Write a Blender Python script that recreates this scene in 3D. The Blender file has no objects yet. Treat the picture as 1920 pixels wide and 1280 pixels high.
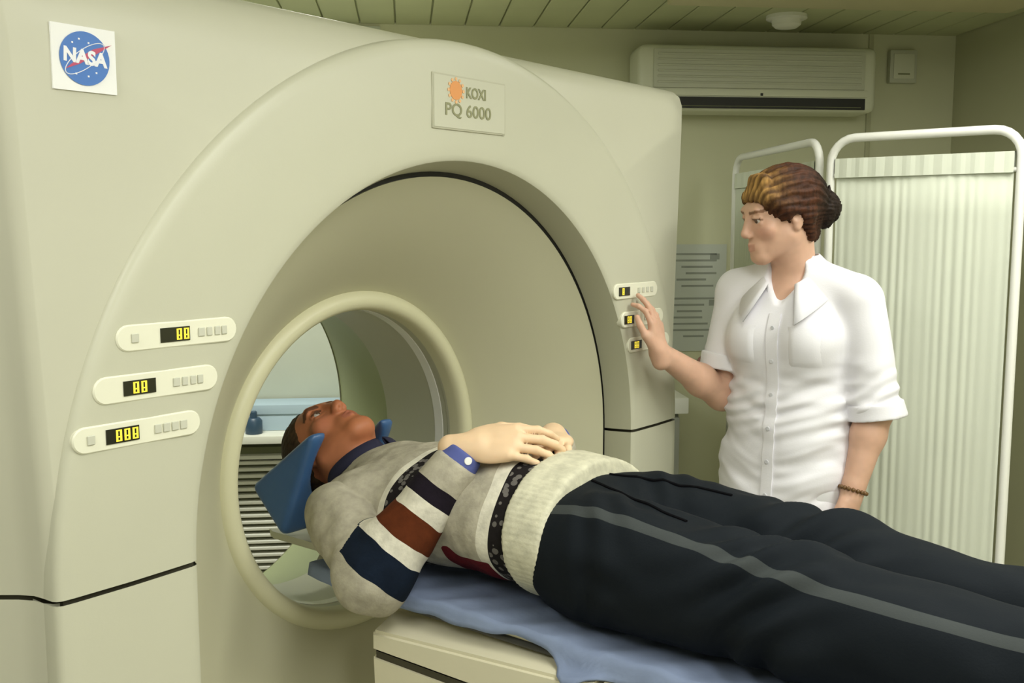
import bpy, bmesh, math
import numpy as np
from mathutils import Vector, Matrix
from mathutils.bvhtree import BVHTree

PI = math.pi
scene = bpy.context.scene
C = scene.collection

# ------------------------------------------------------------------ camera
FPX = 1893.4
YAW, PITCH = 0.9062, -0.113
CAM = Vector((-1.5857, -1.3724, 1.5508))
cd = bpy.data.cameras.new('camera')
cd.sensor_width = 36.0
cd.lens = FPX / 1920.0 * 36.0
cd.clip_start = 0.05
cam = bpy.data.objects.new('camera', cd)
C.objects.link(cam)
fw = Vector((math.sin(YAW) * math.cos(PITCH), math.cos(YAW) * math.cos(PITCH), math.sin(PITCH)))
cam.location = CAM
cam.rotation_euler = fw.to_track_quat('-Z', 'Y').to_euler()
scene.camera = cam

# ------------------------------------------------------------------ world, exposure
w = bpy.data.worlds.new('world')
scene.world = w
w.use_nodes = True
w.node_tree.nodes['Background'].inputs[0].default_value = (0.9, 0.95, 1.0, 1)
w.node_tree.nodes['Background'].inputs[1].default_value = 0.05
vs = scene.view_settings
vs.view_transform = 'Standard'
vs.look = 'None'
vs.gamma = 1.0
vs.use_curve_mapping = False
vs.exposure = 0.0

# ------------------------------------------------------------------ lights (ceiling luminaires, some added as fill)
# (x, y, half length, half width, rotation, watts)
LUMINAIRES = [
    (-0.62, -1.15, 0.62, 0.18, 0.77, 13.0),
    (0.45, -1.60, 0.62, 0.18, 0.77, 22.0),
    (-1.85, -0.40, 0.62, 0.18, 0.77, 10.0),
    (0.20, 1.20, 0.45, 0.16, -0.906, 24.0),
    (-1.50, -2.20, 0.62, 0.18, 0.77, 20.0),  # unseen lamp added behind the camera as frontal fill
    (1.02, -0.78, 0.50, 0.16, -0.906, 3.0),  # unseen lamp added to brighten the rear wall and curtain
]
LIGHT_COL = (0.985, 1.0, 0.93)
CEIL = 2.33
for i, (lx, ly, hl, hw, rz, wt) in enumerate(LUMINAIRES):
    ld = bpy.data.lights.new('luminaire_light', 'AREA')
    ld.shape = 'RECTANGLE'
    ld.size = hl * 2
    ld.size_y = hw * 2
    ld.energy = wt
    ld.color = LIGHT_COL
    lo = bpy.data.objects.new('luminaire_light', ld)
    lo.location = (lx, ly, CEIL - 0.085)
    lo.rotation_euler = (0, 0, rz)
    C.objects.link(lo)


# ------------------------------------------------------------------ material helpers
def mat(name, col, rough=0.5, metal=0.0, var=0.0, vscale=6.0, bump=0.0, bscale=120.0, spec=0.5,
        emit=None, estr=0.0, sheen=0.0, coat=0.0, sss=0.0, trans=0.0):
    m = bpy.data.materials.new(name)
    m.use_nodes = True
    nt = m.node_tree
    b = nt.nodes['Principled BSDF']
    b.inputs['Base Color'].default_value = (*col, 1)
    b.inputs['Roughness'].default_value = rough
    b.inputs['Metallic'].default_value = metal
    b.inputs['Specular IOR Level'].default_value = spec
    if sheen:
        b.inputs['Sheen Weight'].default_value = sheen
    if coat:
        b.inputs['Coat Weight'].default_value = coat
    if sss:
        b.inputs['Subsurface Weight'].default_value = sss
        b.inputs['Subsurface Radius'].default_value = (1.0, 0.35, 0.2)
        b.inputs['Subsurface Scale'].default_value = 0.008
    if trans:
        b.inputs['Transmission Weight'].default_value = trans
    if emit:
        b.inputs['Emission Color'].default_value = (*emit, 1)
        b.inputs['Emission Strength'].default_value = estr
    if var or bump:
        tc = nt.nodes.new('ShaderNodeTexCoord')
    if var:
        n = nt.nodes.new('ShaderNodeTexNoise')
        n.inputs['Scale'].default_value = vscale
        n.inputs['Detail'].default_value = 5
        nt.links.new(tc.outputs['Object'], n.inputs['Vector'])
        mr = nt.nodes.new('ShaderNodeMapRange')
        mr.inputs[1].default_value = 0.3
        mr.inputs[2].default_value = 0.7
        mr.inputs[3].default_value = 1 - var
        mr.inputs[4].default_value = 1 + var
        nt.links.new(n.outputs['Fac'], mr.inputs[0])
        mx = nt.nodes.new('ShaderNodeMix')
        mx.data_type = 'RGBA'
        mx.blend_type = 'MULTIPLY'
        mx.inputs[0].default_value = 1.0
        mx.inputs[6].default_value = (*col, 1)
        nt.links.new(mr.outputs[0], mx.inputs[7])
        nt.links.new(mx.outputs[2], b.inputs['Base Color'])
    if bump:
        n2 = nt.nodes.new('ShaderNodeTexNoise')
        n2.inputs['Scale'].default_value = bscale
        n2.inputs['Detail'].default_value = 3
        nt.links.new(tc.outputs['Object'], n2.inputs['Vector'])
        bp = nt.nodes.new('ShaderNodeBump')
        bp.inputs['Strength'].default_value = bump
        bp.inputs['Distance'].default_value = 0.002
        nt.links.new(n2.outputs['Fac'], bp.inputs['Height'])
        nt.links.new(bp.outputs[0], b.inputs['Normal'])
    return m


M = {}
M['gantry'] = mat('gantry_paint', (0.535, 0.53, 0.415), 0.42, var=0.02, vscale=3, bump=0.04, bscale=300)
M['gantry_body'] = mat('gantry_body_paint', (0.555, 0.548, 0.435), 0.42, var=0.02, vscale=3)
M['gantry_funnel'] = mat('gantry_funnel_paint', (0.51, 0.495, 0.35), 0.5, var=0.02, vscale=3)
M['gantry_lip_shade'] = mat('gantry_lip_shaded', (0.40, 0.395, 0.285), 0.45)  # shade on the inward-facing lip is put into this darker colour
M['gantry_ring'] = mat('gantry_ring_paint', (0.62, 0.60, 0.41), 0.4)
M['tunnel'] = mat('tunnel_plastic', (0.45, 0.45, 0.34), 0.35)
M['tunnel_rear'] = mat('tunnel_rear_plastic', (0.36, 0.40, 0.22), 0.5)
M['window_ring'] = mat('scan_window_film', (0.80, 0.80, 0.76), 0.25)
M['black'] = mat('black_rubber', (0.012, 0.011, 0.008), 0.6)
M['dark_seam'] = mat('dark_seam', (0.05, 0.045, 0.025), 0.7)
M['panel'] = mat('panel_plate', (0.80, 0.79, 0.64), 0.4)
M['display'] = mat('display_glass', (0.02, 0.02, 0.01), 0.2)
M['led'] = mat('led_yellow', (0.75, 0.62, 0.05), 0.5, emit=(0.85, 0.72, 0.08), estr=0.6)
M['button'] = mat('panel_button', (0.58, 0.58, 0.48), 0.5)
M['sticker_white'] = mat('sticker_white', (0.88, 0.88, 0.87), 0.5)
M['logo_blue'] = mat('logo_blue', (0.055, 0.18, 0.54), 0.5)
M['logo_white'] = mat('logo_white', (0.85, 0.85, 0.90), 0.5)
M['logo_red'] = mat('logo_red', (0.50, 0.06, 0.14), 0.5)
M['plate'] = mat('name_plate', (0.545, 0.54, 0.425), 0.45)
M['plate_rim'] = mat('name_plate_rim', (0.46, 0.45, 0.34), 0.5)
M['orange'] = mat('logo_orange', (0.72, 0.30, 0.09), 0.5)
M['orange_pale'] = mat('logo_orange_pale', (0.76, 0.45, 0.22), 0.5)
M['ink'] = mat('olive_ink', (0.26, 0.26, 0.14), 0.6)
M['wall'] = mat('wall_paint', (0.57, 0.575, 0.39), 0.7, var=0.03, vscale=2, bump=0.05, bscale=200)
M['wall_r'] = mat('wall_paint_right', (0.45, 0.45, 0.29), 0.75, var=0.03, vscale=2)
M['wall_pale'] = mat('wall_pale_panel', (0.55, 0.58, 0.48), 0.6, var=0.02)
M['ceil'] = mat('ceiling_plank', (0.49, 0.51, 0.30), 0.6, var=0.04, vscale=4)
M['beam'] = mat('beam_paint', (0.50, 0.46, 0.27), 0.6)
M['wall_light'] = mat('wall_paint_pale', (0.72, 0.71, 0.62), 0.7, var=0.02, vscale=2)
M['floor'] = mat('floor_vinyl', (0.50, 0.48, 0.40), 0.45, var=0.08, vscale=9)
M['base'] = mat('baseboard', (0.25, 0.24, 0.18), 0.6)
M['ac'] = mat('ac_plastic', (0.64, 0.65, 0.50), 0.5)
M['ac_panel'] = mat('ac_panel', (0.52, 0.53, 0.41), 0.5)
M['ac_slot'] = mat('ac_slot', (0.015, 0.015, 0.012), 0.6)
M['white_tube'] = mat('white_tube', (0.80, 0.80, 0.74), 0.3)
M['curtain'] = mat('curtain_cloth', (0.655, 0.685, 0.57), 0.85, var=0.02, vscale=4, bump=0.06, bscale=400)
M['paper'] = mat('paper', (0.50, 0.53, 0.47), 0.8)
M['paper_ink'] = mat('paper_ink', (0.27, 0.29, 0.25), 0.8)
M['table'] = mat('table_plastic', (0.68, 0.64, 0.48), 0.45, var=0.02)
M['cradle'] = mat('cradle_dark', (0.03, 0.03, 0.028), 0.5)
M['sheet'] = mat('blue_sheet', (0.20, 0.25, 0.38), 0.9, var=0.10, vscale=14, bump=0.3, bscale=90)
M['cushion'] = mat('blue_vinyl', (0.055, 0.135, 0.31), 0.3, var=0.06, vscale=10)
M['pale_blue'] = mat('pale_blue_card', (0.42, 0.54, 0.62), 0.7)
M['navy'] = mat('dark_blue_plastic', (0.04, 0.08, 0.13), 0.4)
M['cream'] = mat('cream_metal', (0.78, 0.78, 0.68), 0.5)
M['olive'] = mat('olive_metal', (0.20, 0.21, 0.11), 0.6)
M['grey_steel'] = mat('grey_steel', (0.30, 0.31, 0.25), 0.4)
M['lamp_house'] = mat('lamp_housing', (0.7, 0.7, 0.66), 0.5)
M['lamp_on'] = mat('lamp_diffuser', (0.9, 0.9, 0.85), 0.5, emit=(1, 0.97, 0.9), estr=3.0)
M['brown_bead'] = mat('brown_bead', (0.14, 0.07, 0.02), 0.35)
M['red_plastic'] = mat('red_plastic', (0.32, 0.15, 0.12), 0.5)
M['shirt'] = mat('white_cotton', (0.80, 0.785, 0.83), 0.85, bump=0.12, bscale=260)
M['trouser_white'] = mat('white_trousers', (0.74, 0.74, 0.76), 0.85)
M['shoe'] = mat('white_shoe', (0.7, 0.7, 0.68), 0.5)
M['shirt_button'] = mat('shirt_button', (0.62, 0.62, 0.66), 0.3)
M['eye_white'] = mat('eye_white', (0.52, 0.47, 0.43), 0.2)
M['iris'] = mat('eye_iris', (0.09, 0.05, 0.03), 0.2)
M['navy_cloth'] = mat('navy_shirt_cloth', (0.014, 0.014, 0.042), 0.85)
M['cuff_blue'] = mat('blue_cuff_cloth', (0.075, 0.095, 0.30), 0.85)
M['black_shoe'] = mat('black_leather', (0.02, 0.02, 0.02), 0.4)
M['seam_thread'] = mat('dark_seam_thread', (0.003, 0.003, 0.004), 0.9, spec=0.05)
M['watch'] = mat('watch_strap', (0.02, 0.018, 0.02), 0.4)


def attr_material(name, rough=0.6, attr='col', sss=0.0, bump=0.0, bscale=100.0, spec=0.4, stretch=None, bvar=0.0):
    """base colour read from the mesh's own pigment attribute"""
    m = mat(name, (0.5, 0.5, 0.5), rough, bump=bump, bscale=bscale, spec=spec, sss=sss)
    nt = m.node_tree
    a = nt.nodes.new('ShaderNodeAttribute')
    a.attribute_name = attr
    b = nt.nodes['Principled BSDF']
    src = a.outputs['Color']
    if stretch:
        tc = nt.nodes.new('ShaderNodeTexCoord')
        mp = nt.nodes.new('ShaderNodeMapping')
        mp.inputs['Scale'].default_value = stretch
        n = nt.nodes.new('ShaderNodeTexNoise')
        n.inputs['Scale'].default_value = 1.0
        n.inputs['Detail'].default_value = 4
        nt.links.new(tc.outputs['Object'], mp.inputs[0])
        nt.links.new(mp.outputs[0], n.inputs['Vector'])
        mr = nt.nodes.new('ShaderNodeMapRange')
        mr.inputs[1].default_value = 0.3
        mr.inputs[2].default_value = 0.7
        mr.inputs[3].default_value = 1 - bvar
        mr.inputs[4].default_value = 1 + bvar
        nt.links.new(n.outputs['Fac'], mr.inputs[0])
        mx = nt.nodes.new('ShaderNodeMix')
        mx.data_type = 'RGBA'
        mx.blend_type = 'MULTIPLY'
        mx.inputs[0].default_value = 1
        nt.links.new(src, mx.inputs[6])
        nt.links.new(mr.outputs[0], mx.inputs[7])
        src = mx.outputs[2]
    nt.links.new(src, b.inputs['Base Color'])
    return m


M['skin'] = attr_material('skin', 0.5, sss=0.12, bump=0.05, bscale=250)
M['hair'] = attr_material('hair', 0.62, bump=0.5, bscale=160, stretch=(120, 120, 30), bvar=0.45, spec=0.2)


def band_material(name, base, bands, lo, hi, ornament=(), bump=0.5, bscale=160, patch=None):
    """knitted cloth: crisp stripes across the 'band' attribute"""
    m = mat(name, base, 0.95, bump=bump, bscale=bscale, spec=0.15)
    nt = m.node_tree
    b = nt.nodes['Principled BSDF']
    a = nt.nodes.new('ShaderNodeAttribute')
    a.attribute_name = 'band'
    mr = nt.nodes.new('ShaderNodeMapRange')
    mr.inputs[1].default_value = lo
    mr.inputs[2].default_value = hi
    nt.links.new(a.outputs['Fac'], mr.inputs[0])
    cr = nt.nodes.new('ShaderNodeValToRGB')
    cr.color_ramp.interpolation = 'CONSTANT'
    el = cr.color_ramp.elements
    el[0].position = 0.0
    el[0].color = (*base, 1)
    el[1].position = 1.0
    el[1].color = (*base, 1)
    for (p0, col) in bands:
        e = el.new((p0 - lo) / (hi - lo))
        e.color = (*col, 1)
    nt.links.new(mr.outputs[0], cr.inputs[0])
    # knitted ornament: little grey figures inside dark stripes
    tc = nt.nodes.new('ShaderNodeTexCoord')
    v = nt.nodes.new('ShaderNodeTexVoronoi')
    v.inputs['Scale'].default_value = 60
    nt.links.new(tc.outputs['Object'], v.inputs['Vector'])
    lt = nt.nodes.new('ShaderNodeMath')
    lt.operation = 'LESS_THAN'
    lt.inputs[1].default_value = 0.40
    nt.links.new(v.outputs['Distance'], lt.inputs[0])
    fac = None
    for (b0, b1) in ornament:
        g1 = nt.nodes.new('ShaderNodeMath'); g1.operation = 'GREATER_THAN'; g1.inputs[1].default_value = b0
        g2 = nt.nodes.new('ShaderNodeMath'); g2.operation = 'LESS_THAN'; g2.inputs[1].default_value = b1
        nt.links.new(a.outputs['Fac'], g1.inputs[0]); nt.links.new(a.outputs['Fac'], g2.inputs[0])
        mu = nt.nodes.new('ShaderNodeMath'); mu.operation = 'MULTIPLY'
        nt.links.new(g1.outputs[0], mu.inputs[0]); nt.links.new(g2.outputs[0], mu.inputs[1])
        if fac is None:
            fac = mu
        else:
            ad = nt.nodes.new('ShaderNodeMath'); ad.operation = 'ADD'
            nt.links.new(fac.outputs[0], ad.inputs[0]); nt.links.new(mu.outputs[0], ad.inputs[1])
            fac = ad
    src = cr.outputs[0]
    if fac is not None:
        mu = nt.nodes.new('ShaderNodeMath'); mu.operation = 'MULTIPLY'
        nt.links.new(fac.outputs[0], mu.inputs[0]); nt.links.new(lt.outputs[0], mu.inputs[1])
        mx = nt.nodes.new('ShaderNodeMix'); mx.data_type = 'RGBA'
        mx.inputs[7].default_value = (0.13, 0.12, 0.11, 1)
        nt.links.new(mu.outputs[0], mx.inputs[0]); nt.links.new(src, mx.inputs[6])
        src = mx.outputs[2]
    if patch:
        pa = nt.nodes.new('ShaderNodeAttribute'); pa.attribute_name = 'patch'
        gt = nt.nodes.new('ShaderNodeMath'); gt.operation = 'GREATER_THAN'; gt.inputs[1].default_value = 0.0
        nt.links.new(pa.outputs['Fac'], gt.inputs[0])
        m3 = nt.nodes.new('ShaderNodeMix'); m3.data_type = 'RGBA'
        m3.inputs[7].default_value = (*patch, 1)
        nt.links.new(gt.outputs[0], m3.inputs[0]); nt.links.new(src, m3.inputs[6])
        src = m3.outputs[2]
    # melange yarn
    n = nt.nodes.new('ShaderNodeTexNoise'); n.inputs['Scale'].default_value = 45; n.inputs['Detail'].default_value = 4
    nt.links.new(tc.outputs['Object'], n.inputs['Vector'])
    r2 = nt.nodes.new('ShaderNodeMapRange')
    r2.inputs[1].default_value = 0.3; r2.inputs[2].default_value = 0.7
    r2.inputs[3].default_value = 0.82; r2.inputs[4].default_value = 1.12
    nt.links.new(n.outputs['Fac'], r2.inputs[0])
    m2 = nt.nodes.new('ShaderNodeMix'); m2.data_type = 'RGBA'; m2.blend_type = 'MULTIPLY'; m2.inputs[0].default_value = 1
    nt.links.new(src, m2.inputs[6]); nt.links.new(r2.outputs[0], m2.inputs[7])
    nt.links.new(m2.outputs[2], b.inputs['Base Color'])
    return m


# ------------------------------------------------------------------ object helpers
def tag(o, label=None, cat=None, group=None, kind=None):
    if label: o['label'] = label
    if cat: o['category'] = cat
    if group: o['group'] = group
    if kind: o['kind'] = kind
    return o


def empty(name, loc=(0, 0, 0), rz=0.0):
    o = bpy.data.objects.new(name, None)
    o.location = loc
    o.rotation_euler = (0, 0, rz)
    o.empty_display_size = 0.1
    C.objects.link(o)
    return o


def link(name, me, m=None, parent=None, smooth=False):
    if m is not None:
        me.materials.append(M[m] if isinstance(m, str) else m)
    if smooth:
        me.polygons.foreach_set('use_smooth', np.ones(len(me.polygons), dtype=bool))
        me.update()
    o = bpy.data.objects.new(name, me)
    C.objects.link(o)
    if parent is not None:
        o.parent = parent
    return o


def obj(name, bm, m=None, parent=None, smooth=False, angle=None):
    me = bpy.data.meshes.new(name)
    bmesh.ops.recalc_face_normals(bm, faces=bm.faces)
    bm.to_mesh(me)
    bm.free()
    o = link(name, me, m, parent, smooth)
    if angle is not None:
        me.polygons.foreach_set('use_smooth', np.ones(len(me.polygons), dtype=bool))
        me.set_sharp_from_angle(angle=math.radians(angle))
    return o


def pydata(name, verts, faces, m=None, parent=None, smooth=False, angle=None):
    me = bpy.data.meshes.new(name)
    me.from_pydata([tuple(map(float, v)) for v in verts], [], faces)
    me.update()
    bm = bmesh.new(); bm.from_mesh(me)
    bpy.data.meshes.remove(me)
    return obj(name, bm, m, parent, smooth, angle)


def bx(bm, lo, hi, mtx=None, bevel=0.0, seg=2):
    v = [bm.verts.new((x, y, z)) for x in (lo[0], hi[0]) for y in (lo[1], hi[1]) for z in (lo[2], hi[2])]
    f = [(0, 1, 3, 2), (4, 6, 7, 5), (0, 4, 5, 1), (2, 3, 7, 6), (0, 2, 6, 4), (1, 5, 7, 3)]
    fs = [bm.faces.new([v[i] for i in q]) for q in f]
    geo = list({e for q in fs for e in q.edges})
    bmesh.ops.recalc_face_normals(bm, faces=fs)
    if bevel > 0:
        r = bmesh.ops.bevel(bm, geom=geo, offset=bevel, segments=seg, affect='EDGES', profile=0.6)
        v = list({vv for ff in r['faces'] for vv in ff.verts} | {x for x in v if x.is_valid})
    if mtx is not None:
        bmesh.ops.transform(bm, matrix=mtx, verts=[x for x in v if x.is_valid])
    return v


def boxo(name, lo, hi, m, parent=None, bevel=0.0, mtx=None, seg=2):
    bm = bmesh.new()
    bx(bm, lo, hi, mtx, bevel, seg)
    return obj(name, bm, m, parent, angle=35 if bevel else None)


def tube(bm, pts, r, n=10, closed=False, caps=True):
    pts = [Vector(p) for p in pts]
    rs = r if isinstance(r, (list, tuple)) else [r] * len(pts)
    rings = []
    up = None
    L = len(pts)
    for i, p in enumerate(pts):
        if closed:
            t = (pts[(i + 1) % L] - pts[i - 1]).normalized()
        else:
            t = (pts[min(i + 1, L - 1)] - pts[max(i - 1, 0)]).normalized()
        if up is None:
            a = Vector((0, 0, 1)) if abs(t.z) < 0.9 else Vector((1, 0, 0))
            up = (a - t * a.dot(t)).normalized()
        else:
            up = (up - t * up.dot(t)).normalized()
        s = t.cross(up)
        rings.append([bm.verts.new(p + (up * math.cos(k * 2 * PI / n) + s * math.sin(k * 2 * PI / n)) * rs[i]) for k in range(n)])
    for i in range(L if closed else L - 1):
        a, b = rings[i], rings[(i + 1) % L]
        for k in range(n):
            bm.faces.new((a[k], a[(k + 1) % n], b[(k + 1) % n], b[k]))
    if caps and not closed:
        bm.faces.new(rings[0][::-1]); bm.faces.new(rings[-1])


def tubeo(name, pts, r, m, parent=None, n=10, closed=False):
    bm = bmesh.new()
    tube(bm, pts, r, n, closed)
    return obj(name, bm, m, parent, angle=50)


def lathe(bm, prof, n=24, mtx=None):
    """profile of (radius, height) turned about z"""
    rings = []
    for (r, z) in prof:
        rings.append([bm.verts.new((r * math.cos(k * 2 * PI / n), r * math.sin(k * 2 * PI / n), z)) for k in range(n)])
    for a, b in zip(rings, rings[1:]):
        for k in range(n):
            bm.faces.new((a[k], a[(k + 1) % n], b[(k + 1) % n], b[k]))
    bm.faces.new(rings[0][::-1]); bm.faces.new(rings[-1])
    if mtx is not None:
        bmesh.ops.transform(bm, matrix=mtx, verts=[v for r in rings for v in r])


def loft(name, rings, m, parent=None, closed=True, cap=False, angle=40):
    n = len(rings[0])
    V = [p for r in rings for p in r]
    F = []
    for i in range(len(rings) - 1):
        for k in range(n if closed else n - 1):
            k2 = (k + 1) % n
            F.append((i * n + k, i * n + k2, (i + 1) * n + k2, (i + 1) * n + k))
    if cap:
        F.append(tuple(range(n))[::-1])
        F.append(tuple((len(rings) - 1) * n + k for k in range(n)))
    return pydata(name, V, F, m, parent, angle=angle)


def text_mesh(name, body, size, mtx, m, parent, extrude=0.0006, bold=0.0, sx=1.0, align='CENTER'):
    cu = bpy.data.curves.new(name, 'FONT')
    cu.body = body
    cu.size = size
    cu.align_x = align
    cu.align_y = 'CENTER'
    cu.extrude = extrude
    cu.offset = bold
    to = bpy.data.objects.new(name + '_tmp', cu)
    C.objects.link(to)
    dg = bpy.context.evaluated_depsgraph_get()
    me = bpy.data.meshes.new_from_object(to.evaluated_get(dg))
    bpy.data.objects.remove(to)
    bpy.data.curves.remove(cu)
    me.transform(Matrix.Scale(sx, 4, (1, 0, 0)))
    me.transform(mtx)
    me.materials.clear()
    me.name = name
    return link(name, me, m, parent)


def frame(o, ex, ey, ez):
    """matrix with columns ex, ey, ez at origin o"""
    return Matrix(((ex[0], ey[0], ez[0], o[0]), (ex[1], ey[1], ez[1], o[1]), (ex[2], ey[2], ez[2], o[2]), (0, 0, 0, 1)))


# ------------------------------------------------------------------ implicit surfaces for bodies and cloth
class Vol:
    def __init__(self, lo, hi, h):
        self.lo = np.array(lo, float)
        self.h = h
        self.n = np.ceil((np.array(hi, float) - self.lo) / h).astype(int) + 1
        self.v = np.full(self.n, 0.5, np.float32)

    def _box(self, lo, hi):
        a = np.clip(np.floor((np.array(lo) - self.lo) / self.h).astype(int), 0, self.n)
        b = np.clip(np.ceil((np.array(hi) - self.lo) / self.h).astype(int) + 1, 0, self.n)
        if np.any(b <= a):
            return None
        ax = [(self.lo[i] + self.h * np.arange(a[i], b[i])).astype(np.float32) for i in range(3)]
        X, Y, Z = ax[0][:, None, None], ax[1][None, :, None], ax[2][None, None, :]
        return tuple(slice(a[i], b[i]) for i in range(3)), X, Y, Z

    def _put(self, sl, d, k, sub=False):
        a = self.v[sl]
        if sub:
            d = -d
            if k > 0:
                t = np.clip(0.5 - 0.5 * (d - a) / k, 0, 1)
                self.v[sl] = d * (1 - t) + a * t + k * t * (1 - t)
            else:
                self.v[sl] = np.maximum(a, d)
        else:
            if k > 0:
                t = np.clip(0.5 + 0.5 * (d - a) / k, 0, 1)
                self.v[sl] = d * (1 - t) + a * t - k * t * (1 - t)
            else:
                self.v[sl] = np.minimum(a, d)

    def cap(self, a, b, ra, rb, k=0.0, sub=False):
        a = np.array(a, float); b = np.array(b, float)
        m = max(ra, rb) + k + 4 * self.h + 0.02
        q = self._box(np.minimum(a, b) - m, np.maximum(a, b) + m)
        if q is None: return self
        sl, X, Y, Z = q
        d = b - a
        L2 = float(d @ d) + 1e-12
        t = np.clip(((X - a[0]) * d[0] + (Y - a[1]) * d[1] + (Z - a[2]) * d[2]) / L2, 0, 1)
        dist = np.sqrt((X - a[0] - t * d[0]) ** 2 + (Y - a[1] - t * d[1]) ** 2 + (Z - a[2] - t * d[2]) ** 2) - (ra + (rb - ra) * t)
        self._put(sl, dist, k, sub)
        return self

    def chain(self, pts, rs, k=0.0):
        for i in range(len(pts) - 1):
            self.cap(pts[i], pts[i + 1], rs[i], rs[i + 1], k)
        return self

    def ell(self, c, r, k=0.0, R=None, sub=False):
        """ellipsoid; R rows are its local axes in the world"""
        c = np.array(c, float); r = np.array(r, float)
        m = float(r.max()) + k + 4 * self.h + 0.02
        q = self._box(c - m, c + m)
        if q is None: return self
        sl, X, Y, Z = q
        x, y, z = X - c[0], Y - c[1], Z - c[2]
        if R is not None:
            R = np.array(R, float)
            x, y, z = (R[i][0] * x + R[i][1] * y + R[i][2] * z for i in range(3))
        k0 = np.sqrt((x / r[0]) ** 2 + (y / r[1]) ** 2 + (z / r[2]) ** 2)
        k1 = np.sqrt((x / r[0] ** 2) ** 2 + (y / r[1] ** 2) ** 2 + (z / r[2] ** 2) ** 2) + 1e-9
        self._put(sl, k0 * (k0 - 1) / k1, k, sub)
        return self

    def rbox(self, c, r, rad, k=0.0, R=None, sub=False):
        c = np.array(c, float); r = np.array(r, float)
        m = float(np.linalg.norm(r)) + k + 4 * self.h
        q = self._box(c - m, c + m)
        if q is None: return self
        sl, X, Y, Z = q
        x, y, z = X - c[0], Y - c[1], Z - c[2]
        if R is not None:
            R = np.array(R, float)
            x, y, z = (R[i][0] * x + R[i][1] * y + R[i][2] * z for i in range(3))
        qx, qy, qz = (np.abs(t) - (r[i] - rad) for i, t in enumerate(np.broadcast_arrays(x, y, z)))
        d = np.sqrt(np.maximum(qx, 0) ** 2 + np.maximum(qy, 0) ** 2 + np.maximum(qz, 0) ** 2) + np.minimum(np.maximum(qx, np.maximum(qy, qz)), 0) - rad
        self._put(sl, d, k, sub)
        return self

    def cut(self, p, n, k=0.0):
        """remove what lies on the side the normal points to"""
        n = np.array(n, float) / np.linalg.norm(n)
        sl, X, Y, Z = self._box(self.lo, self.lo + self.h * self.n)
        d = (X - p[0]) * n[0] + (Y - p[1]) * n[1] + (Z - p[2]) * n[2]
        self._put(sl, -d, k, True)
        return self

    def mesh(self):
        v = self.v.copy()
        v[0], v[-1], v[:, 0], v[:, -1], v[:, :, 0], v[:, :, -1] = 1, 1, 1, 1, 1, 1
        s = v < 0
        nx, ny, nz = v.shape
        cnt = np.zeros((nx - 1, ny - 1, nz - 1), np.int8)
        for i in (0, 1):
            for j in (0, 1):
                for k in (0, 1):
                    cnt += s[i:nx - 1 + i, j:ny - 1 + j, k:nz - 1 + k]
        act = np.argwhere((cnt > 0) & (cnt < 8))
        idx = np.full((nx - 1, ny - 1, nz - 1), -1, np.int32)
        idx[tuple(act.T)] = np.arange(len(act))
        P = np.zeros((len(act), 3)); W = np.zeros(len(act))
        cor = [(i, j, k) for i in (0, 1) for j in (0, 1) for k in (0, 1)]
        for a in cor:
            for ax in range(3):
                if a[ax] == 1: continue
                b = list(a); b[ax] = 1
                va = v[act[:, 0] + a[0], act[:, 1] + a[1], act[:, 2] + a[2]]
                vb = v[act[:, 0] + b[0], act[:, 1] + b[1], act[:, 2] + b[2]]
                ok = (va < 0) != (vb < 0)
                t = np.where(ok, va / np.where(ok, va - vb, 1), 0)
                pt = np.tile(np.array(a, float), (len(act), 1)); pt[:, ax] += t
                P[ok] += pt[ok]; W[ok] += 1
        P = self.lo + self.h * (act + P / W[:, None])
        F = []
        for ax in range(3):
            sa = [slice(1, -1)] * 3; sa[ax] = slice(0, -1)
            sb = [slice(1, -1)] * 3; sb[ax] = slice(1, None)
            A, B = s[tuple(sa)], s[tuple(sb)]
            e = np.argwhere(A != B)
            if not len(e): continue
            fl = A[tuple(e.T)]
            off = np.ones(3, int); off[ax] = 0
            e = e + off
            u, w_ = (ax + 1) % 3, (ax + 2) % 3
            q = []
            for (du, dw) in ((0, 0), (-1, 0), (-1, -1), (0, -1)):
                c = e.copy(); c[:, u] += du; c[:, w_] += dw
                q.append(idx[tuple(c.T)])
            q = np.stack(q, 1)
            q[~fl] = q[~fl][:, ::-1]
            F.append(q)
        return P, np.concatenate(F)


def relax(P, F, n=1, lam=0.5):
    for _ in range(n):
        S = np.zeros_like(P); W = np.zeros(len(P))
        for a, b in ((0, 1), (1, 2), (2, 3), (3, 0)):
            for i, j in ((a, b), (b, a)):
                for c in range(3):
                    S[:, c] += np.bincount(F[:, i], P[F[:, j], c], len(P))
                W += np.bincount(F[:, i], minlength=len(P))
        P = P + lam * (S / np.maximum(W, 1)[:, None] - P)
    return P


def vnormals(P, F):
    n = np.cross(P[F[:, 2]] - P[F[:, 0]], P[F[:, 3]] - P[F[:, 1]])
    N = np.zeros_like(P)
    for i in range(4):
        for c in range(3):
            N[:, c] += np.bincount(F[:, i], n[:, c], len(P))
    return N / (np.linalg.norm(N, axis=1)[:, None] + 1e-12)


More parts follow.
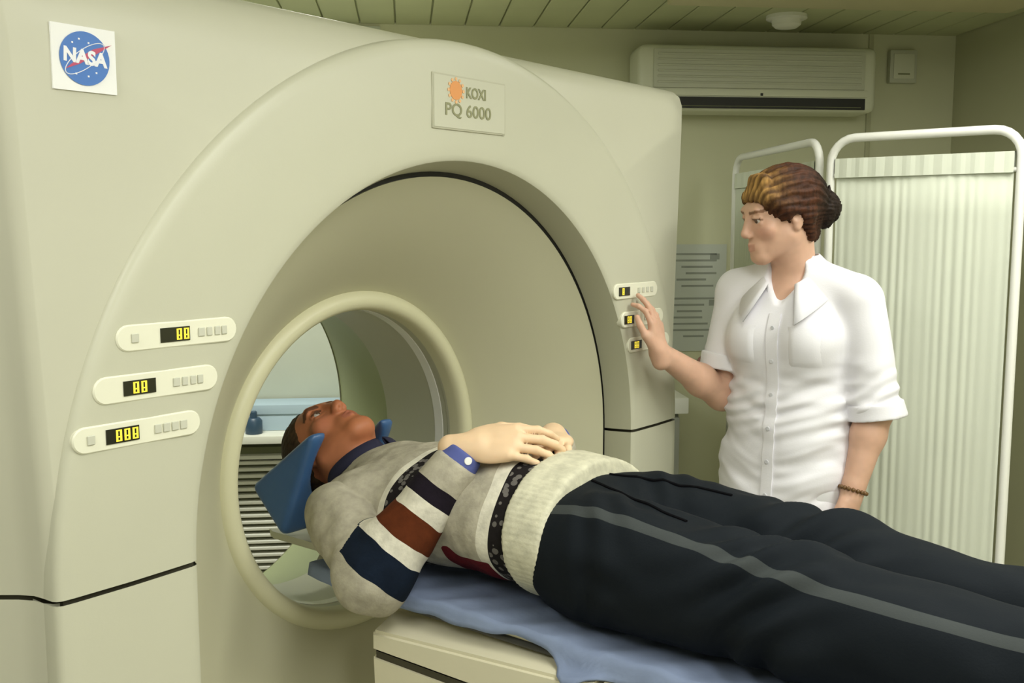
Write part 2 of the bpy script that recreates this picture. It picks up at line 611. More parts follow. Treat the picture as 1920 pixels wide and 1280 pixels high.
def vnoise(P, seed=0):
    """smooth value noise in [-1, 1]"""
    i = np.floor(P).astype(np.int64); f = P - i
    f = f * f * (3 - 2 * f)
    out = np.zeros(len(P))
    for dx in (0, 1):
        for dy in (0, 1):
            for dz in (0, 1):
                h = (i[:, 0] + dx) * 374761393 + (i[:, 1] + dy) * 668265263 + (i[:, 2] + dz) * 2147483647 + seed * 974711
                h = (h ^ (h >> 13)) * 1274126177
                h = (h ^ (h >> 16)) & 0xffff
                wgt = (f[:, 0] if dx else 1 - f[:, 0]) * (f[:, 1] if dy else 1 - f[:, 1]) * (f[:, 2] if dz else 1 - f[:, 2])
                out += wgt * (h / 32767.5 - 1)
    return out


def qmesh(name, parts):
    """parts: list of (P, F) joined into one mesh"""
    V = np.concatenate([p for p, f in parts]); o = 0; Fs = []
    for p, f in parts:
        Fs.append(f + o); o += len(p)
    F = np.concatenate(Fs).astype(np.int32)
    me = bpy.data.meshes.new(name)
    me.vertices.add(len(V)); me.vertices.foreach_set('co', V.astype(np.float32).ravel())
    me.loops.add(F.size); me.loops.foreach_set('vertex_index', F.ravel())
    me.polygons.add(len(F)); me.polygons.foreach_set('loop_start', np.arange(0, F.size, 4, dtype=np.int32))
    me.update(calc_edges=True); me.validate()
    me.polygons.foreach_set('use_smooth', np.ones(len(me.polygons), dtype=bool))
    return me, V


def set_col(me, cols):
    a = me.attributes.new('col', 'FLOAT_COLOR', 'POINT')
    c = np.ones((len(cols), 4), np.float32); c[:, :3] = cols
    a.data.foreach_set('color', c.ravel())


def set_float(me, name, vals):
    a = me.attributes.new(name, 'FLOAT', 'POINT')
    a.data.foreach_set('value', np.asarray(vals, np.float32))


# ================================================================== THE ROOM
E = Vector((0.696, -0.718, 0)).normalized()      # along the rear wall, to the right
NIN = Vector((-0.718, -0.696, 0)).normalized()   # into the room
E = Vector((-NIN.y, NIN.x, 0))
if E.x < 0: E = -E
CORNER = Vector((2.90, -0.178, 0))
RW, RL = 6.2, 5.6


def room(u, v, z=0.0):
    """u: metres left of the right-hand corner along the rear wall, v: metres into the room"""
    return CORNER - E * u + NIN * v + Vector((0, 0, z))


RM = frame(CORNER, -E, NIN, (0, 0, 1))   # local: x = u, y = v, z = up


def rbox(name, lo, hi, m, parent=None, bevel=0.0, seg=2):
    return boxo(name, lo, hi, m, parent, bevel, RM, seg)


tag(rbox('floor', (-0.1, -0.1, -0.1), (RW + .1, RL + .1, 0), 'floor'), kind='structure')
cl = tag(rbox('ceiling', (-0.1, -0.1, CEIL + 0.012), (RW + .1, RL + .1, CEIL + 0.1), 'ceil'), kind='structure')
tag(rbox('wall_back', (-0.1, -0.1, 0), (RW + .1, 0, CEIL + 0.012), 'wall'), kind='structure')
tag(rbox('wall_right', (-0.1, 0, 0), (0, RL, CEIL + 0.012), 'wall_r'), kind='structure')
tag(rbox('wall_left', (RW, 0, 0), (RW + .1, RL, CEIL + 0.012), 'wall_light'), kind='structure')
tag(rbox('wall_front', (0, RL, 0), (RW, RL + .1, CEIL + 0.012), 'wall_light'), kind='structure')
tag(rbox('baseboard_back', (0, 0, 0), (RW, 0.012, 0.08), 'base', bevel=0.003), kind='structure')
tag(rbox('baseboard_right', (0, 0.012, 0), (0.012, RL, 0.08), 'base', bevel=0.003), kind='structure')
# ceiling planks, laid obliquely towards the camera side
pl_me = None
npl = 46
pw = RW / npl
for i in range(npl):
    if pl_me is None:
        o = boxo('plank', (0, 0, CEIL), (pw - 0.006, RL, CEIL + 0.012), 'ceil', cl, 0.002, None, 1)
        pl_me = o.data
    else:
        o = bpy.data.objects.new('plank', pl_me); C.objects.link(o); o.parent = cl
    o.matrix_world = RM @ Matrix.Translation((i * pw + 0.003, 0, 0))
# bulkhead hanging below the ceiling at the upper right
tag(rbox('trim_1', (0.26, 0.785, 2.255), (1.42, 1.02, CEIL), 'beam', bevel=0.006), kind='structure')
# vertical strip beside the air conditioner
tag(rbox('trim_2', (0.355, 0, 0.08), (0.375, 0.008, CEIL), 'wall_r', bevel=0.002), kind='structure')
# pale panelling behind the scanner
tag(rbox('trim_3', (2.35, 0, 0.08), (3.6, 0.012, CEIL - 0.01), 'wall_pale', bevel=0.002), kind='structure')

# luminaires
for i, (lx, ly, hl, hw, rz, wt) in enumerate(LUMINAIRES):
    t = empty('ceiling_lamp', (lx, ly, CEIL), rz)
    tag(t, ['long ceiling lamp above the foot of the patient table', 'long ceiling lamp over the right foreground behind the patient table',
            'long ceiling lamp above the left side of the scanner', 'long ceiling lamp behind the scanner over the heater',
            'added ceiling fill lamp behind the camera',
            'added ceiling fill lamp above the woman in the white shirt'][i], 'lamp', 'ceiling lamps of the scan room')
    bm = bmesh.new()
    bx(bm, (-hl - .02, -hw - .02, -0.06), (hl + .02, hw + .02, 0.0), None, 0.006)
    obj('housing', bm, 'lamp_house', t, angle=35)
    bm = bmesh.new()
    bx(bm, (-hl, -hw, -0.075), (hl, hw, -0.061), None, 0.005)
    obj('diffuser', bm, 'lamp_on', t, angle=35)

# ================================================================== CT SCANNER
ZC = 1.0175
RARCH, RLIP, RGAP, RRING, RIN = 0.899, 0.664, 0.644, 0.387, 0.345
ct = empty('ct_scanner', (0, 0, 0))
tag(ct, 'large beige ring-shaped CT scanner with a deep round opening', 'scanner')
NH = 72
SG = 0.0035


def half(r, upper, y, outer_straight=False, hb=None):
    P = []
    for i in range(NH + 1):
        a = PI * i / NH
        if upper:
            P.append((r * math.cos(a), y, ZC + SG + r * math.sin(a)))
        else:
            c, s = math.cos(a), math.sin(a)
            if outer_straight:
                # box outline: sides straight down to the floor
                depth = ZC - SG - 0.02
                ang = math.atan2(depth, r)
                t = a if a <= PI / 2 else PI - a
                if t < ang:
                    x, d = r, r * math.tan(t)
                else:
                    x, d = depth / math.tan(t) if t < PI / 2 - 1e-6 else 0, depth
                P.append((x if a <= PI / 2 else -x, y, ZC - SG - d))
            else:
                n = 4.5
                k = (abs(c) ** n + abs(s * r / hb) ** n) ** (-1 / n) if hb else 1.0
                P.append((r * c * k, y, ZC - SG - r * s * k))
    return P


HB = 0.72
prof = [(RGAP, .062), (.647, .045), (.653, .020), (.659, .002), (.663, -.0075), (.667, -.0105), (.676, -.0128), (.70, -.0138), (.78, -.0165), (.87, -.0150), (.888, -.0135), (.895, -.0090), (.8985, -.003), (.900, .02), (.900, .14)]
up = [half(r, True, y) for r, y in prof]
lowr = [half(r, False, y, r > 0.8, HB + (r - RGAP)) for r, y in prof]
NLIP = 5
loft('front_cover_upper', up[NLIP - 1:], 'gantry', ct, closed=False, angle=60)
loft('front_cover_lower', lowr[NLIP - 1:], 'gantry', ct, closed=False, angle=60)
loft('lip_upper', up[:NLIP], 'gantry_lip_shade', ct, closed=False, angle=60)
loft('lip_lower', lowr[:NLIP], 'gantry_lip_shade', ct, closed=False, angle=60)


def body_outline(ins_s, ins_t, y, upper):
    P = []
    zt = 1.931 - ins_t

    def wz(z):
        f = min(max((z - 1.04) / 0.88, 0), 1)
        return 0.903 + 0.040 * f ** 1.1
    n1, n2 = 20, 32
    if upper:
        z0 = ZC + SG
        for i in range(n1): 
            z = z0 + (zt - z0) * i / n1
            P.append((wz(z) - ins_s, y, z))
        x0 = wz(zt) - ins_s
        for i in range(n2):
            P.append((x0 - 2 * x0 * i / n2, y, zt))
        for i in range(n1 + 1):
            z = zt - (zt - z0) * i / n1
            P.append((-(wz(z) - ins_s), y, z))
    else:
        z0, zb = ZC - SG, 0.03
        for i in range(n1):
            P.append((0.903 - ins_s, y, z0 - (z0 - zb) * i / n1))
        x0 = 0.903 - ins_s
        for i in range(n2):
            P.append((x0 - 2 * x0 * i / n2, y, zb))
        for i in range(n1 + 1):
            P.append((-x0, y, zb + (z0 - zb) * i / n1))
    return P


for upper in (True, False):
    inner = half(0.80, True, .045)
    nn = len(body_outline(0, 0, 0, True))

    def resamp(r, y):
        out = []
        for i in range(nn):
            a = PI * i / (nn - 1)
            out.append((r * math.cos(a), y, ZC + (SG if upper else -SG) + (r if upper else -r) * math.sin(a)))
        return out
    R_ = [resamp(0.80, -.002),
          body_outline(.022, .120, -.002, upper), body_outline(.020, .090, -.0005, upper), body_outline(.010, .052, .006, upper), body_outline(.003, .026, .019, upper),
          body_outline(0, .010, .040, upper), body_outline(-.012, .003, .062, upper), body_outline(-.040, 0, .098, upper), body_outline(-.10, 0, .175, upper), body_outline(-.115, -.002, .21, upper),
          body_outline(-.115, .0, .86, upper), body_outline(-.09, .03, .90, upper), resamp(0.47, .90)]
    loft('body_cover_upper' if upper else 'body_cover_lower', R_, 'gantry_body', ct, closed=False, angle=60)
# dark core seen in the seam between the covers
core = [half(r, True, y) for r, y in ((.66, .05), (.885, .05))]
for sx in (-1, 1):
    sec = [(.668, -.006), (.884, -.006), (.893, .040), (.908, .062), (.985, .165), (1.0, .21), (1.0, .80), (.662, .80)]
    bm = bmesh.new()
    lo_ = [bm.verts.new((sx * a, b, ZC - .03)) for a, b in sec]; hi_ = [bm.verts.new((sx * a, b, ZC + .03)) for a, b in sec]
    bm.faces.new(lo_); bm.faces.new(hi_)
    for i in range(len(sec)):
        k = (i + 1) % len(sec)
        bm.faces.new((lo_[i], lo_[k], hi_[k], hi_[i]))
    obj('seam_gasket', bm, 'dark_seam', ct)

N2 = 2 * NH


def full(r, y, hb=None):
    """closed ring; below the centre it bulges towards a tall rounded outline when hb is given"""
    P = []
    for i in range(N2):
        a = 2 * PI * i / N2
        c, s = math.cos(a), math.sin(a)
        k = 1.0
        if s < 0 and hb:
            n = 2 + 2.5 * hb[1]
            k = (abs(c) ** n + abs(s * r / hb[0]) ** n) ** (-1 / n)
        P.append((r * c * k, y, ZC + r * s * k))
    return P


loft('shadow_gap', [full(.651, .064, (HB + .007, 1)), full(.646, .068, (HB, 1)), full(.634, .068, (HB - .01, 1))], 'black', ct)
fun = []
for i in range(15):
    t = i / 14
    r = .637 + (RRING - .637) * t
    y = .062 + (.312 - .062) * (t * 0.86 + 0.14 * t ** 2.2)
    fun.append(full(r, y, (HB - .007 + (RRING - HB + .007) * t ** 0.9, 1 - t)))
fl = [full(.637, .075, (HB - .007, 1))] + fun
loft('funnel', fl, 'gantry_funnel', ct, angle=70)
loft('bore_ring', [full(r, y) for r, y in ((.392, .316), (.386, .304), (.377, .297), (.366, .2945), (.355, .298), (.348, .306), (RIN, .318), (RIN, .345))], 'gantry_ring', ct, angle=70)
loft('tunnel_front', [full(r, y) for r, y in ((RIN, .345), (RIN, .352), (.347, .354), (.347, .37))], 'tunnel', ct)
loft('scan_window', [full(r, y) for r, y in ((.347, .37), (.3455, .371), (.3455, .398), (.347, .399))], 'window_ring', ct)
loft('tunnel', [full(r, y) for r, y in ((.347, .399), (.347, .56), (.347, .575))], 'tunnel', ct)
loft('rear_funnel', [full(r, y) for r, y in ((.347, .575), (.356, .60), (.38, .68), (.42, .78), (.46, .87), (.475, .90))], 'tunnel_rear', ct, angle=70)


# control panels
def panel(xc, z, wd, ht, disp, btn, label):
    t = 0.004
    n = 10
    rr = ht / 2

    def outl(ins, y):
        P = []
        for sgn, cx in ((1, wd / 2 - rr), (-1, -(wd / 2 - rr))):
            for i in range(n + 1):
                a = -PI / 2 + PI * i / n
                P.append((xc + cx + sgn * (rr - ins) * math.cos(a), y, z + (rr - ins) * math.sin(a) * sgn))
        return P
    yb = -.012
    p = loft('control_panel', [outl(0, yb + .01), outl(0, yb - .004), outl(.002, yb - .006)], 'panel', ct, cap=True, angle=40)
    x0, x1 = xc - wd / 2 + disp[0] * wd, xc - wd / 2 + disp[1] * wd
    boxo('display', (x0, yb - .0075, z - .011), (x1, yb - .006, z + .011), 'display', p)
    # lit digits
    nd = disp[2]
    cw = (x1 - x0) / 4
    for k in range(4):
        if k in nd:
            cx = x0 + cw * (k + .5)
            bm = bmesh.new()
            for (a, b, c, d_) in ((-.35, .35, -.3, -.1), (-.35, .35, .75, .95), (-.35, -.12, -.9, .9), (.12, .35, -.9, .9), (-.35, .35, -.95, -.75)):
                bx(bm, (cx + a * cw, yb - .0082, z + b * 0 + c * .009), (cx + b * cw, yb - .0075, z + d_ * .009))
            obj('digit', bm, 'led', p)
    for (f, s) in btn:
        boxo('button', (xc - wd / 2 + f * wd - s / 2, yb - .0085, z - .007), (xc - wd / 2 + f * wd + s / 2, yb - .006, z + .007), 'button', p, 0.001, None, 1)
    return p


bt = [(.12, .010), (.70, .012), (.77, .012), (.84, .012)]
panel(-.685, 1.3875, .212, .040, (.34, .58, (2, 3)), [(.14, .012), (.68, .012), (.75, .010), (.82, .010), (.88, .010)], '')
panel(-.724, 1.314, .212, .041, (.22, .47, (1, 2)), [(.64, .012), (.71, .010), (.78, .010), (.84, .010)], '')
panel(-.759, 1.2465, .212, .039, (.24, .49, (1, 2, 3)), [(.13, .012), (.64, .012), (.71, .012), (.78, .012), (.85, .012)], '')
panel(.665, 1.388, .215, .040, (.10, .34, (1,)), [(.55, .012), (.65, .012), (.75, .012), (.85, .012)], '')
panel(.700, 1.3145, .212, .041, (.06, .28, (1, 2)), [(.55, .012), (.65, .012), (.75, .012), (.85, .012)], '')
panel(.735, 1.2465, .212, .039, (.06, .30, (1, 2)), [(.55, .012), (.65, .012), (.75, .012), (.85, .012)], '')

# logo sticker on the upper left of the body
st = boxo('logo_sticker', (-.860, -.005, 1.7395), (-.765, -.0015, 1.829), 'sticker_white', ct)
tag(st, 'white square sticker with a blue round NASA emblem')
sc = Vector((-.8125, -.0055, 1.785))
FM = lambda o: frame(o, (1, 0, 0), (0, 0, 1), (0, -1, 0))
bm = bmesh.new()
lathe(bm, [(.0370, 0), (.0370, .0008)], 40, FM(sc))
obj('blue_disc', bm, 'logo_blue', st)
text_mesh('nasa_letters', 'NASA', .0262, FM(sc + Vector((0, -.0011, .001))) @ Matrix.Rotation(-.06, 4, 'Z'), 'logo_white', st, .0003, .0012, 0.95)
# red swoosh and white orbit
bm = bmesh.new()
V = []
for (x, z) in ((-.030, -.017), (-.010, -.001), (.012, .014), (.041, .0235), (.014, .006), (-.008, -.008)):
    V.append(bm.verts.new((sc.x + x, sc.y - .0009, sc.z + z)))
bm.faces.new(V)
r = bmesh.ops.extrude_face_region(bm, geom=bm.faces[:])
bmesh.ops.translate(bm, verts=[v for v in r['geom'] if isinstance(v, bmesh.types.BMVert)], vec=(0, -.0004, 0))
obj('red_chevron', bm, 'logo_red', st)
bm = bmesh.new()
pts = []
for i in range(40):
    a = 2 * PI * i / 40
    x, z = .036 * math.cos(a), .012 * math.sin(a)
    pts.append((sc.x + x * .8 - z * .6, sc.y - .0010, sc.z + x * .6 + z * .8))
tube(bm, pts, .0006, 5, True)
obj('orbit_line', bm, 'logo_white', st)
for (x, z) in ((-.018, .020), (-.008, .026), (.006, .022), (.016, -.018), (.004, -.024), (-.014, -.022)):
    boxo('star', (sc.x + x - .0012, sc.y - .0014, sc.z + z - .0012), (sc.x + x + .0012, sc.y - .0006, sc.z + z + .0012), 'logo_white', st)

# maker's plate at the top of the ring
pt = boxo('name_plate', (-.108, -.0185, 1.742), (.120, -.010, 1.850), 'plate_rim', ct, 0.003)
boxo('plate_face', (-.104, -.0195, 1.746), (.116, -.0175, 1.846), 'plate', pt)
pc = Vector((0, -.0196, 1.8))
bm = bmesh.new()
lathe(bm, [(.0185, 0), (.0185, .0008)], 28, FM(pc + Vector((-.040, 0, .020))))
obj('sun_emblem', bm, 'orange', pt)
bm = bmesh.new()
for k in range(12):
    a = 2 * PI * k / 12
    o = pc + Vector((-.040, -.0004, .020)) + Vector((math.cos(a) * .0225, 0, math.sin(a) * .0225))
    lathe(bm, [(.0035, 0), (.0035, .0008)], 8, FM(o))
obj('sun_rays', bm, 'orange_pale', pt)
text_mesh('plate_letters', 'KOXI', .0300, FM(pc + Vector((.022, -.0008, .018))), 'ink', pt, .0003, .0008, 0.88)
text_mesh('plate_model', 'PQ 6000', .0345, FM(pc + Vector((-.002, -.0008, -.019))), 'ink', pt, .0003, .0004, 1.16)

# ================================================================== PATIENT TABLE
tb = empty('patient_table', (0, -0.9, 0))
tag(tb, 'beige scanner table with a narrow dark cradle sliding into the opening', 'table')
TI = Matrix.Translation((0, 0.9, 0))


def tbl(o):
    o.matrix_parent_inverse = TI
    return o


def prism_y(name, sec0, y0, sec1, y1, m, parent):
    n = len(sec0)
    V = [(x, y0, z) for x, z in sec0] + [(x, y1, z) for x, z in sec1]
    F = [tuple(range(n)), tuple(range(n, 2 * n))[::-1]] + [(i, (i + 1) % n, n + (i + 1) % n, n + i) for i in range(n)]
    bm = bmesh.new()
    vs_ = [bm.verts.new(v) for v in V]
    for f in F: bm.faces.new([vs_[i] for i in f])
    bmesh.ops.recalc_face_normals(bm, faces=bm.faces)
    bmesh.ops.bevel(bm, geom=bm.edges[:], offset=.006, segments=2, affect='EDGES')
    return tbl(obj(name, bm, m, parent, angle=35))


s0 = [(-.255, .722), (-.255, .762), (-.175, .792), (.175, .792), (.255, .762), (.255, .722)]
s1 = [(-.255, .722), (-.255, .812), (-.185, .826), (.185, .826), (.255, .812), (.255, .722)]
sm = [(-.255, .722), (-.255, .800), (-.18, .812), (.18, .812), (.255, .800), (.255, .722)]
prism_y('upper_cover', s0, .022, sm, -.50, 'table', tb)
prism_y('upper_cover_foot', sm, -.503, s1, -1.95, 'table', tb)
q0 = [(-.25, .60), (-.255, .714), (.255, .714), (.25, .60)]
prism_y('lower_cover', q0, .022, q0, -1.95, 'table', tb)
tbl(boxo('seam_strip', (-.249, -1.94, .708), (.249, .015, .728), 'dark_seam', tb))
q1 = [(-.19, .02), (-.21, .60), (.21, .60), (.19, .02)]
prism_y('pedestal', q1, -.35, q1, -1.65, 'table', tb)
tbl(boxo('foot_plate', (-.30, -1.75, 0), (.30, -.25, .03), 'grey_steel', tb, .008))
# cradle: shallow trough
rings = []
for y in (-1.92, -1.90, -1.2, -.4, .1, .26, .34, .52, .545):
    wd = .215 if -1.9 < y < .2 else (.205 if y < 0 else (.19 if y < .3 else (.095 if y < .53 else .085)))
    P = []
    for i in range(17):
        t = -1 + 2 * i / 16
        P.append((wd * t, y, .818 + .012 * t * t))
    for i in range(17):
        t = 1 - 2 * i / 16
        P.append((wd * t * .97, y, .800 + .012 * t * t))
    rings.append(P)
tbl(loft('cradle', rings, 'table', tb, cap=True, angle=40))
for sx in (-1, 1):
    tbl(tubeo('cradle_rail', [(sx * .208, -1.90, .812), (sx * .208, .10, .812), (sx * .186, .25, .812), (sx * .092, .34, .812)], .008, 'cradle', tb, 8))

# blue sheet over the cradle
nx_, ny_ = 60, 150
V = []
y0_, y1_ = .24, -1.85
for j in range(ny_ + 1):
    y = y0_ + (y1_ - y0_) * j / ny_
    # cloth edge wanders: how far the near side hangs
    hang = .030 + .010 * math.sin(y * 9 + 1) + .006 * math.sin(y * 23)
    bump_ = math.exp(-((y + .45) / .035) ** 2)
    hang += .055 * bump_
    hang += .05 * max(0, min(1, (-.62 - y) / .4))
    for i in range(nx_ + 1):
        t = -1 + 2 * i / nx_
        s = t * (.222 + hang)
        x = max(-.222, min(.222, s))
        over = abs(s) - .222
        z = .832 + .012 * (x / .215) ** 2
        if over > 0:
            f_ = min(max((.022 - y) / .52, 0), 1)
            g_ = max(0, (-.5 - y) / 1.45)
            zi, ze = .792 + .020 * f_ + .014 * g_, .762 + .038 * f_ + .012 * g_
            zcov = lambda xx: zi + (ze - zi) * min(max((xx - .178) / .077, 0), 1) + .006
            h1 = max(z - zcov(.232), .004)
            if over <= h1:
                z -= over
                ax = .222 + .010 * math.sin(min(over / h1, 1) * PI / 2)
            else:
                rr_ = over - h1
                ax = min(.232 + rr_, .263)
                z = zcov(ax) - max(0, rr_ - .031)
            x = math.copysign(ax, s)
        z += .0025 * math.sin(y * 31 + x * 12) * math.sin(x * 21 + 2) + .002 * math.sin(y * 67 + x * 40)
        V.append((x, y, z))
P_ = np.array(V)
F_ = np.array([(j * (nx_ + 1) + i, j * (nx_ + 1) + i + 1, (j + 1) * (nx_ + 1) + i + 1, (j + 1) * (nx_ + 1) + i) for j in range(ny_) for i in range(nx_)])
me, _ = qmesh('bed_sheet', [(P_, F_)])
sheet = link('bed_sheet', me, 'sheet')
md = sheet.modifiers.new('thick', 'SOLIDIFY'); md.thickness = .004; md.offset = 1
tag(sheet, 'crumpled light blue sheet spread on the patient table under the lying man', 'sheet')

# blue head cushion in the bore
vol = Vol((-.20, .24, .80), (.20, .64, 1.10), .005)
vol.rbox((0, .45, .96), (.132, .13, .14), .02)
vol.cut((0, .36, 1.083), (0, .14, .195), .02)
vol.cut((0, .555, .938), (0, .093, -.100), .02)
vol.cut((0, .338, 1.06), (0, -.228, -.105), .02)
vol.ell((0, .43, 1.036), (.105, .20, .132), .012, sub=True)
vol.cut((0, 0, .834), (0, 0, -1))
P_, F_ = vol.mesh(); P_ = relax(P_, F_, 2)
me, _ = qmesh('head_cushion', [(P_, F_)])
hc = link('head_cushion', me, 'cushion')
tag(hc, 'shiny blue vinyl cushion under the head of the lying man', 'cushion')


# ================================================================== PEOPLE
def head(vol, Rm, c, s, male=False):
    """Rm: rows = person's left, front, up axes; c: centre between the ears; s: scale"""
    Rm = np.array(Rm, float)

    def T(p): return c + s * (np.array(p, float) @ Rm)

    def cap(a, b, ra, rb, k, sub=False): vol.cap(T(a), T(b), ra * s, rb * s, k * s, sub)

    def ell(p, r, k, sub=False, rot=None): vol.ell(T(p), np.array(r) * s, k * s, Rm if rot is None else rot, sub)
    j = 1.12 if male else 0.96
    dz = 0.0 if male else .005
    ell((0, -.020, .040), (.076, .098, .082), 0)
    ell((0, .026, -.025 + dz), (.062 if male else .059, .068, .092 - dz), .03)
    for x in (-1, 1):
        cap((x * .050 * j, .005, -.055 + dz), (x * .016, .066, -.100 + dz), .022 * j, .019 * j, .025)
        ell((x * .043, .060, -.022), (.022, .020, .020), .02)
    cap((-.007, .074, -.101 + dz), (.007, .074, -.101 + dz), .018 * j, .018 * j, .02)
    cap((-.034, .080, .030), (.034, .080, .030), .013 * j, .013 * j, .02)
    for x in (-1, 1):
        ell((x * .031, .099, .008), (.019, .014, .013), .014, True)
    # lids and brow bone
    for x in (-1, 1):
        lu = .0118 if male else .0134
        cap((x * .019, .0840, lu - .002), (x * .031, .0855, lu), .0060, .0064, .005)
        cap((x * .031, .0855, lu), (x * .043, .0775, lu - .003), .0064, .0055, .005)
        cap((x * .020, .0850, -.0040), (x * .042, .0780, -.0035), .0050, .0050, .005)
    # nose
    cap((0, .088, .022), (0, .106, -.026), .0075, .0110 * j, .010)
    cap((0, .103, -.030), (0, .107, -.028), .0110 * j, .0110 * j, .006)
    for x in (-1, 1):
        cap((x * .011, .098, -.033), (x * .010, .102, -.034), .0082 * j, .0082 * j, .006)
        ell((x * .006, .108, -.0415), (.0038, .006, .004), .002, True)
    # mouth
    ell((0, .078, -.066), (.030, .020, .024), .012)
    for x in (-1, 1):
        cap((0, .0970, -.0600), (x * .020, .0875, -.0635), .0055, .0030, .004)
        cap((0, .0950, -.0720), (x * .018, .0865, -.0670), .0068, .0030, .004)
    cap((-.022, .1025, -.0650), (.022, .1025, -.0650), .0022, .0022, .003, True)
    # ears
    for x in (-1, 1):
        ell((x * .074, -.012, .000), (.010, .019, .031), .008)
        ell((x * .0835, -.006, .004), (.006, .010, .016), .004, True)
        cap((x * .074, -.006, -.028), (x * .073, -.008, -.030), .008, .008, .006)
    return T


def face_colors(P, Rm, c, s, skin, lip, brow, cheek, male=False):
    L = ((P - c) / s) @ np.array(Rm, float).T
    col = np.tile(np.array(skin, float), (len(P), 1))
    col *= (1 + 0.05 * vnoise(P * 90, 3))[:, None]

    def mixin(m, cc):
        nonlocal col
        m = np.clip(m, 0, 1)[:, None]
        col = col * (1 - m) + np.array(cc) * m
    x, y, z = np.abs(L[:, 0]), L[:, 1], L[:, 2]
    fr = (y > .05) & (np.abs(L[:, 2]) < .13) & (x < .08)
    mixin(np.exp(-((x - .045) / .022) ** 2 - ((z + .028) / .022) ** 2) * fr * .55, cheek)
    lipm = (x < .0195) & (y > .083) & (z > -.0775 + .3 * np.maximum(x - .01, 0)) & (z < -.0565 - .25 * np.maximum(x - .008, 0))
    mixin(lipm * .7, lip)
    bw = (x > .014) & (x < .052) & (y > .055) & (np.abs(z - (.026 + .10 * (x - .014) - 2.4 * (x - .033) ** 2)) < (.0050 if male else .0040))
    mixin(bw * .85, brow)
    mixin((np.abs(z - .0085) < .0026) * (np.abs(x - .032) < .015) * (y > .06) * .85, np.array(brow) * .4)
    return col


def hand(vol, W, D, Nn, S, curl=(.25, .35, .25), spread=.05, s=1.0, thumb=(.5, .35), curls=None):
    """W wrist, D finger direction, Nn back-of-hand normal, S towards the thumb"""
    W, D, Nn, S = (np.array(q, float) for q in (W, D, Nn, S))
    D /= np.linalg.norm(D); Nn -= D * (Nn @ D); Nn /= np.linalg.norm(Nn)
    S_ = np.cross(D, Nn); S = S_ if S_ @ S > 0 else -S_
    vol.ell(W + D * .048 * s, np.array((.040, .050, .0135)) * s, .01, np.array([S, D, Nn]))
    offs = (.027, .009, -.010, -.027)
    ml = (.086, .090, .084, .076)
    fl_ = ((.040, .025, .020), (.044, .028, .021), (.040, .026, .020), (.032, .020, .018))
    rad = (.0090, .0094, .0088, .0078)
    tips = []
    for i in range(4):
        base = W + (D * ml[i] + S * offs[i]) * s
        vol.cap(W + S * offs[i] * .55 * s + D * .012 * s, base, .0125 * s, .0105 * s, .010)
        d = D * math.cos(spread * (1.5 - i)) + S * math.sin(spread * (1.5 - i))
        ang = 0
        p = base
        cu = curls[i] if curls else curl
        for q in range(3):
            ang += cu[q]
            dd = d * math.cos(ang) - Nn * math.sin(ang)
            p2 = p + dd * fl_[i][q] * s
            vol.cap(p, p2, rad[i] * (1 - .09 * q) * s, rad[i] * (1 - .09 * (q + 1)) * s, .0035)
            p = p2
        tips.append(p)
    # thumb
    a, b = thumb
    p0 = W + (S * .022 + D * .018 - Nn * .004) * s
    d1 = D * math.cos(a) + S * math.sin(a) - Nn * .25
    d1 /= np.linalg.norm(d1)
    p1 = p0 + d1 * .045 * s
    d2 = D * math.cos(a - b) + S * math.sin(a - b) - Nn * .35; d2 /= np.linalg.norm(d2)
    p2 = p1 + d2 * .033 * s
    d3 = D * math.cos(a - 1.6 * b) + S * math.sin(a - 1.6 * b) - Nn * .35; d3 /= np.linalg.norm(d3)
    p3 = p2 + d3 * .026 * s
    vol.cap(p0, p1, .0155 * s, .0120 * s, .012); vol.cap(p1, p2, .0112 * s, .0100 * s, .004); vol.cap(p2, p3, .0100 * s, .0085 * s, .003)
    vol.cap(W - D * .03 * s, W + D * .02 * s, .024 * s, .022 * s, .015)
    return tips


def eyes(parent, Rm, c, s, T, look=(0, 0)):
    for x in (-1, 1):
        e = T((x * .031, .0765, .0055))
        bm = bmesh.new()
        bmesh.ops.create_uvsphere(bm, u_segments=20, v_segments=12, radius=.0125 * s)
        bmesh.ops.translate(bm, verts=bm.verts, vec=Vector(e))
        eo = obj('eye', bm, 'eye_white', parent, smooth=True)
        f = np.array((look[0], 1.0, look[1])); f /= np.linalg.norm(f)
        fwv = f @ np.array(Rm, float)
        bm = bmesh.new()
        bmesh.ops.create_uvsphere(bm, u_segments=16, v_segments=8, radius=.0070 * s)
        bmesh.ops.translate(bm, verts=bm.verts, vec=Vector(np.array(e) + fwv * .0073 * s))
        obj('iris', bm, 'iris', eo, smooth=True)


def rot_axes(front, up):
    f = np.array(front, float); f /= np.linalg.norm(f)
    u = np.array(up, float); u -= f * (u @ f); u /= np.linalg.norm(u)
    l = np.cross(u, f)      # person's left
    return np.array([l, f, u])


# ------------------------------------------------------------------ lying man
Z0 = .848
HR = rot_axes((-.10, -.13, 1.0), (0, 1, .13))
HC = np.array((0.0, .420, 1.034))
HS = 1.02
RSH, REL, RWR = np.array((-.195, .165, .955)), np.array((-.272, -.005, .885)), np.array((-.118, -.112, 1.118))
LSH, LEL, LWR = np.array((.195, .165, .955)), np.array((.275, -.02, .895)), np.array((.115, -.150, 1.112))
vol = Vol((-.14, .08, .86), (.14, .56, 1.19), .003)
TM = head(vol, HR, HC, HS, True)
vol.cap((0, .12, .960), (0, .365, 1.005), .066, .060, .03)
vol.ell((0, .10, .96), (.12, .06, .07), .04)
pb = [vol.mesh()]
